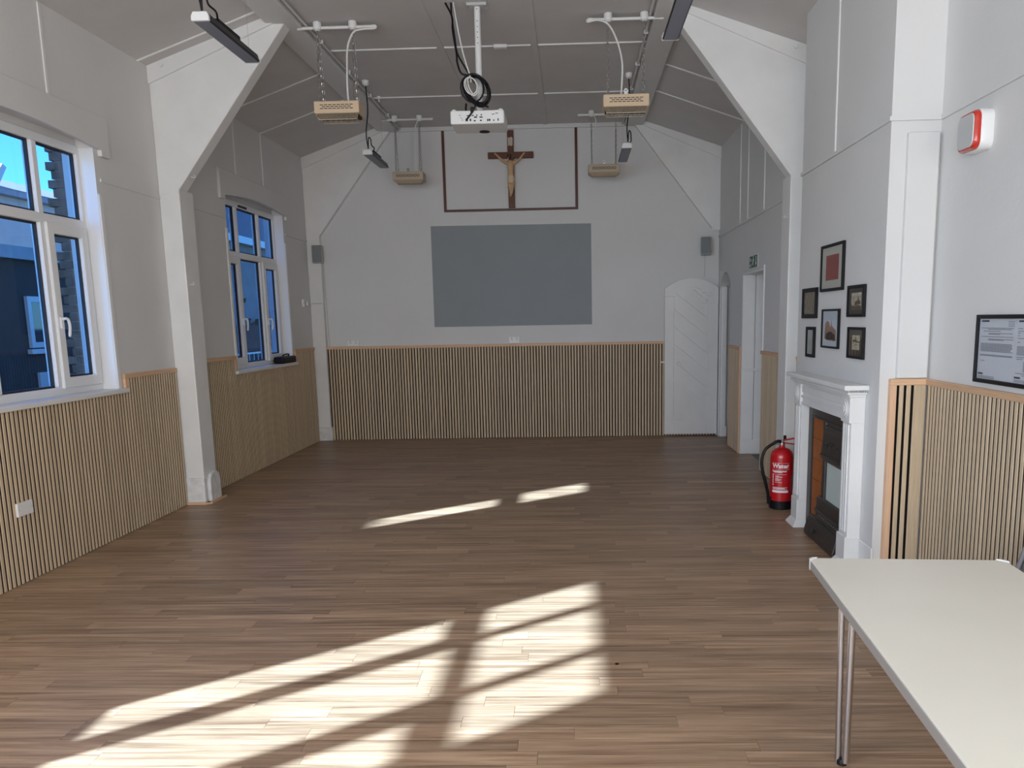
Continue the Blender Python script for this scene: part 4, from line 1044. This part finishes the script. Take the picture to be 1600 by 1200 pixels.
def panel_wrap(u0, u1, z0, z1, m, nm, off=.0005, n=8):
    vs = []; 
    for i in range(n+1):
        u = u0+(u1-u0)*i/n; vs += [(u, z0), (u, z1)]
    return MB().add(wrap(vs, 0, 0, off), [(2*i, 2*i+2, 2*i+3, 2*i+1) for i in range(n)]).build(nm, m, t, smooth=False, fixn=False)
vs, fs = text_mesh('Water', .052, .0018)
MB().add(wrap(vs, -.078, .358, .0010), fs).build('lettering', PRINTW, t, fixn=False)
for a, b, c, d in ((-.082, .062, .398, .3995), (-.082, .062, .343, .3445)): panel_wrap(a, b, c, d, PRINTW, 'label_rule')
panel_wrap(.0605, .062, .3445, .398, PRINTW, 'label_rule')
panel_wrap(-.078, .045, .325, .334, PRINTW, 'label_line'); panel_wrap(-.07, .01, .318, .322, PRINTW, 'label_line')
panel_wrap(-.075, .045, .303, .305, PRINTW, 'label_line')
for i, (u0, u1, z_) in enumerate(((-.05, -.02, .288), (-.05, .01, .280), (-.05, -.02, .268), (-.05, .0, .258), (-.05, -.01, .25), (-.05, .005, .235), (-.075, .055, .190), (-.075, .03, .183), (-.075, .05, .176))):
    panel_wrap(u0, u1, z_, z_+.004, PRINTW, 'label_line')
panel_wrap(-.078, .062, .148, .168, PRINTW, 'label_band')
for i in range(7): panel_wrap(-.076, -.066, .21+i*.014, .218+i*.014, PRINTW, 'label_icon', n=2)
for i in range(9): panel_wrap(.085, .10, .155+i*.016, .162+i*.016, PRINTG, 'label_line', n=2)

# ------------------------------------------------------------------ table (front right) and chair at the frame edge
ta = math.radians(-4.0)
t = thing('folding_table', (.865, 2.86, 0), 'cream topped folding table with steel tube legs at the near right', 'table', rotz=ta)
TW, TL, TZ, TH = .685, 1.83, .73, .036
chm = .018
top_ = [(chm, 0), (TW-chm, 0), (TW, -chm), (TW, -TL+chm), (TW-chm, -TL), (chm, -TL), (0, -TL+chm), (0, -chm)]
MB().prism(top_, 2, TZ-.006, TZ).build('tabletop', CREAM, t, local=True, bevel=.001)
ed = [(x+(-.002 if x < .1 else .002), y+(.002 if y > -.1 else -.002)) for x, y in top_]
MB().prism(ed, 2, TZ-TH, TZ-.005).build('edging', TEDGE, t, local=True, bevel=.003)
for x, y in ((.0, 0), (TW, 0), (0, -TL), (TW, -TL)):
    sx, sy = (1 if x == 0 else -1), (-1 if y == 0 else 1)
    MB().prism([(x-sx*.004, y+sy*.028), (x-sx*.004, y+sy*.012), (x+sx*.012, y-sy*.004), (x+sx*.028, y-sy*.004), (x+sx*.018, y+sy*.006), (x+sx*.006, y+sy*.018)], 2, TZ-TH-.002, TZ+.003).build('corner_cap', WPLAS, t, local=True)
for yy_ in (-.15, -TL+.15):
    for sx in (0, 1):
        xf = .105 if sx == 0 else TW-.105; xt_ = .085 if sx == 0 else TW-.085; d_ = -1 if sx else 1
        m_ = MB(); m_.tube([(xt_, yy_+.015, TZ-TH), (xf-.012*d_, yy_+.012, .03), (xf-.012*d_, yy_+.012, .012)], .0115, 12)
        m_.tube([(xt_+.032*d_, yy_-.015, TZ-TH), (xf+.010*d_, yy_-.008, .03), (xf+.010*d_, yy_-.008, .012)], .0135, 12)
        lg = m_.build('leg', CHROME, t, local=True, smooth=True)
        lo = MB().lathe([(.018, 0), (.018, .014), (.014, .02)], (xf, yy_+.002, 0), 12).build('leg_foot', BLACK, lg, local=True, smooth=True)
    MB().tube([(.10, yy_, TZ-TH-.02), (TW-.10, yy_, TZ-TH-.02)], .011, 10).build('cross_tube', CHROME, t, local=True, smooth=True)
MB().box(.03, TW-.03, -TL+.03, -.03, TZ-TH-.012, TZ-TH).build('underframe', TEDGE, t, local=True)

t = thing('stacking_chair', (1.77, 3.27, 0), 'grey plastic chair behind the cream table against the near right wainscot', 'chair', rotz=math.radians(90))
MB().prism([(-.21, .43), (.20, .445), (.22, .45), (.22, .462), (.20, .46), (-.21, .445)], 0, -.21, .21).build('seat', GREYCH, t, local=True, bevel=.004)
MB().prism([(-.22, .44), (-.205, .44), (-.26, .80), (-.275, .80)], 0, -.20, .20).build('backrest', GREYCH, t, local=True, bevel=.005)
for sx in (-1, 1):
    MB().tube([(sx*.19, .17, .44), (sx*.21, .20, 0)], .011, 10).build('leg', CHROME, t, local=True, smooth=True)
    MB().tube([(sx*.19, -.17, .44), (sx*.21, -.23, 0)], .011, 10).build('leg', CHROME, t, local=True, smooth=True)
    MB().tube([(sx*.19, -.18, .44), (sx*.19, -.235, .62)], .011, 10).build('back_stay', GREYCH, t, local=True, smooth=True)

tag(MB().lathe([(.009, 0), (.009, .002), (.006, .0035)], (.189, 3.562, 0), 12).build('floor_stud', BLACK), 'tiny black stud on the floor right of the sunlit patch', 'stud')

# ------------------------------------------------------------------ outside
yard = MB().box(-40, -3.83, -30, 50, -.25, -.15).build('yard_ground', GRASSM)
tag(yard, 'dark tarmac yard outside the left windows', 'ground')
# brick pier that steps out beyond the near window
t = thing('brick_wall', (-4.25, 7.3, 0), 'dark weathered brick wall with a toothed end outside the near left window', 'wall')
MB().box(-4.58, -3.83, 7.215, 7.50, -.15, 4.2).build('core', MORTAR, t)
rg = random.Random(11)
bh, bl = .078, .225
for r_ in range(0, 44):
    z0_ = .75 + r_*bh
    x_ = -4.66 + (0 if r_ % 2 else .06) + rg.uniform(-.02, .02); first = True
    while x_ < -3.86:
        x2_ = min(x_+bl*(rg.uniform(.9, 1.1) if not first or r_ % 2 else .55), -3.83)
        if x2_-x_ > .03: MB().box(x_, x2_-.010, 7.20+rg.uniform(0, .006), 7.32, z0_, z0_+bh-.010).build('brick', BRICK, t)
        x_ = x2_; first = False
# low dark building across the yard with a white window
t = thing('outbuilding', (-9, 13, 0), 'low dark brick building across the yard seen through the near window', 'building')
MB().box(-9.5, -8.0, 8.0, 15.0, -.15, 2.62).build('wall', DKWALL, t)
MB().box(-9.6, -7.9, 7.9, 15.1, 2.62, 2.80).build('fascia', SLATE, t)
fr_ = MB().slab([11.55, 11.63, 12.10, 12.18], [1.35, 1.43, 2.02, 2.10], lambda i, j: not (i == 1 and j == 1), 0, -8.0, -7.95).build('window_frame', FASCIA, t)
MB().box(-8.0, -7.98, 11.63, 12.10, 1.43, 2.02).build('window_pane', DKGLASS, fr_)
MB().box(-8.0, -7.93, 11.5, 12.25, 1.26, 1.33).build('window_sill', FASCIA, t)
MB().box(-8.0, -7.96, 11.65, 12.35, .0, .98).build('plinth_panel', RENDER, t)
# white rendered house with slate roof and bargeboard behind
t = thing('rendered_house', (-19, 26, 0), 'white rendered house with a grey slate roof beyond the low building', 'house')
MB().box(-22, -16, 14, 30, -.15, 5.55).build('wall', RENDER, t)
rf = MB().prism([(-15.7, 5.35), (-15.7, 5.50), (-19, 6.55), (-22.3, 5.5), (-22.3, 5.35)], 1, 13.8, 30.2).build('roof', SLATE, t)
for k in range(9):
    q = k/9
    MB().bar((-15.7-3.3*q, 22, 5.52+1.05*q), (-15.7-3.3*q-.30, 22, 5.52+1.05*q+.10), 16.4, .03, up=(-.3, 0, 1)).build('slate_course', SLATE, rf)
MB().prism([(21.6, 5.0), (22.3, 5.0), (22.3, 5.5), (22.75, 6.12), (22.6, 6.2), (22.0, 5.55)], 0, -15.95, -15.8).build('bargeboard', FASCIA, t)
MB().tube([(-15.85, 21.9, 5.4), (-15.85, 21.9, 0)], .06, 8).build('drainpipe', SLATE, t)
# building with roof seen through the far window
t = thing('slate_roofed_hall', (-8.5, 21, 0), 'grey walled building with a steep slate roof outside the far window', 'building')
MB().box(-9.2, -7.8, 15.5, 27, -.15, 3.50).build('wall', GREYR, t)
MB().box(-7.95, -7.6, 15.4, 27.2, 3.50, 3.66).build('gutter', FASCIA, t)
MB().prism([(-7.65, 3.66), (-9.2, 6.6), (-9.3, 3.66)], 1, 15.4, 27.2).build('roof', DKSLATE, t)
t = thing('garden_wall', (-6.2, 17, 0), 'low dark brick garden wall with railings below the far window', 'wall')
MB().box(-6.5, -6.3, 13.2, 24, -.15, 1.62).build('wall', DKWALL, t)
for k in range(30): MB().tube([(-5.9, 13.4+k*.2, 0), (-5.9, 13.4+k*.2, 1.12)], .014, 6).build('railing_bar', FASCIA, t)
MB().box(-5.92, -5.88, 13.2, 19.6, 1.10, 1.13).build('railing_top', FASCIA, t)
hm_ = MB(); rg = random.Random(5)
for k in range(2200):
    c = Vector((-6.95+rg.uniform(-.3, .3), rg.uniform(17.0, 21.5), -.12+abs(rg.uniform(0, 1.75)+rg.gauss(0, .2))))
    n_ = Vector((rg.gauss(0, 1), rg.gauss(0, 1), rg.gauss(0, 1))).normalized(); u_ = n_.orthogonal().normalized()*.08; v_ = n_.cross(u_)*.7
    hm_.add([c-u_, c-v_, c+u_, c+v_], [(0, 1, 2, 3)])
tag(hm_.build('hedge', LEAF, fixn=False), 'dark leafy hedge behind the garden wall outside the far window', 'hedge')
# unseen blocker added on the sunny side, shaped to shade the two farther windows
t = thing('sun_blocker', (-9.5, 4.6, 0), 'unseen house-shaped sun blocker added to shade the two farther windows', 'house')
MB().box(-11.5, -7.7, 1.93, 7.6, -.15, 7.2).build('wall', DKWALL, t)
MB().box(-11.5, -7.7, 1.30, 1.93, -.15, 4.60).build('low_blocker', DKWALL, t)  # added lower step that cuts off the low sun
MB().prism([(-7.5, 7.1), (-9.6, 9.0), (-11.7, 7.1)], 1, 1.9, 7.7).build('roof', SLATE, t)
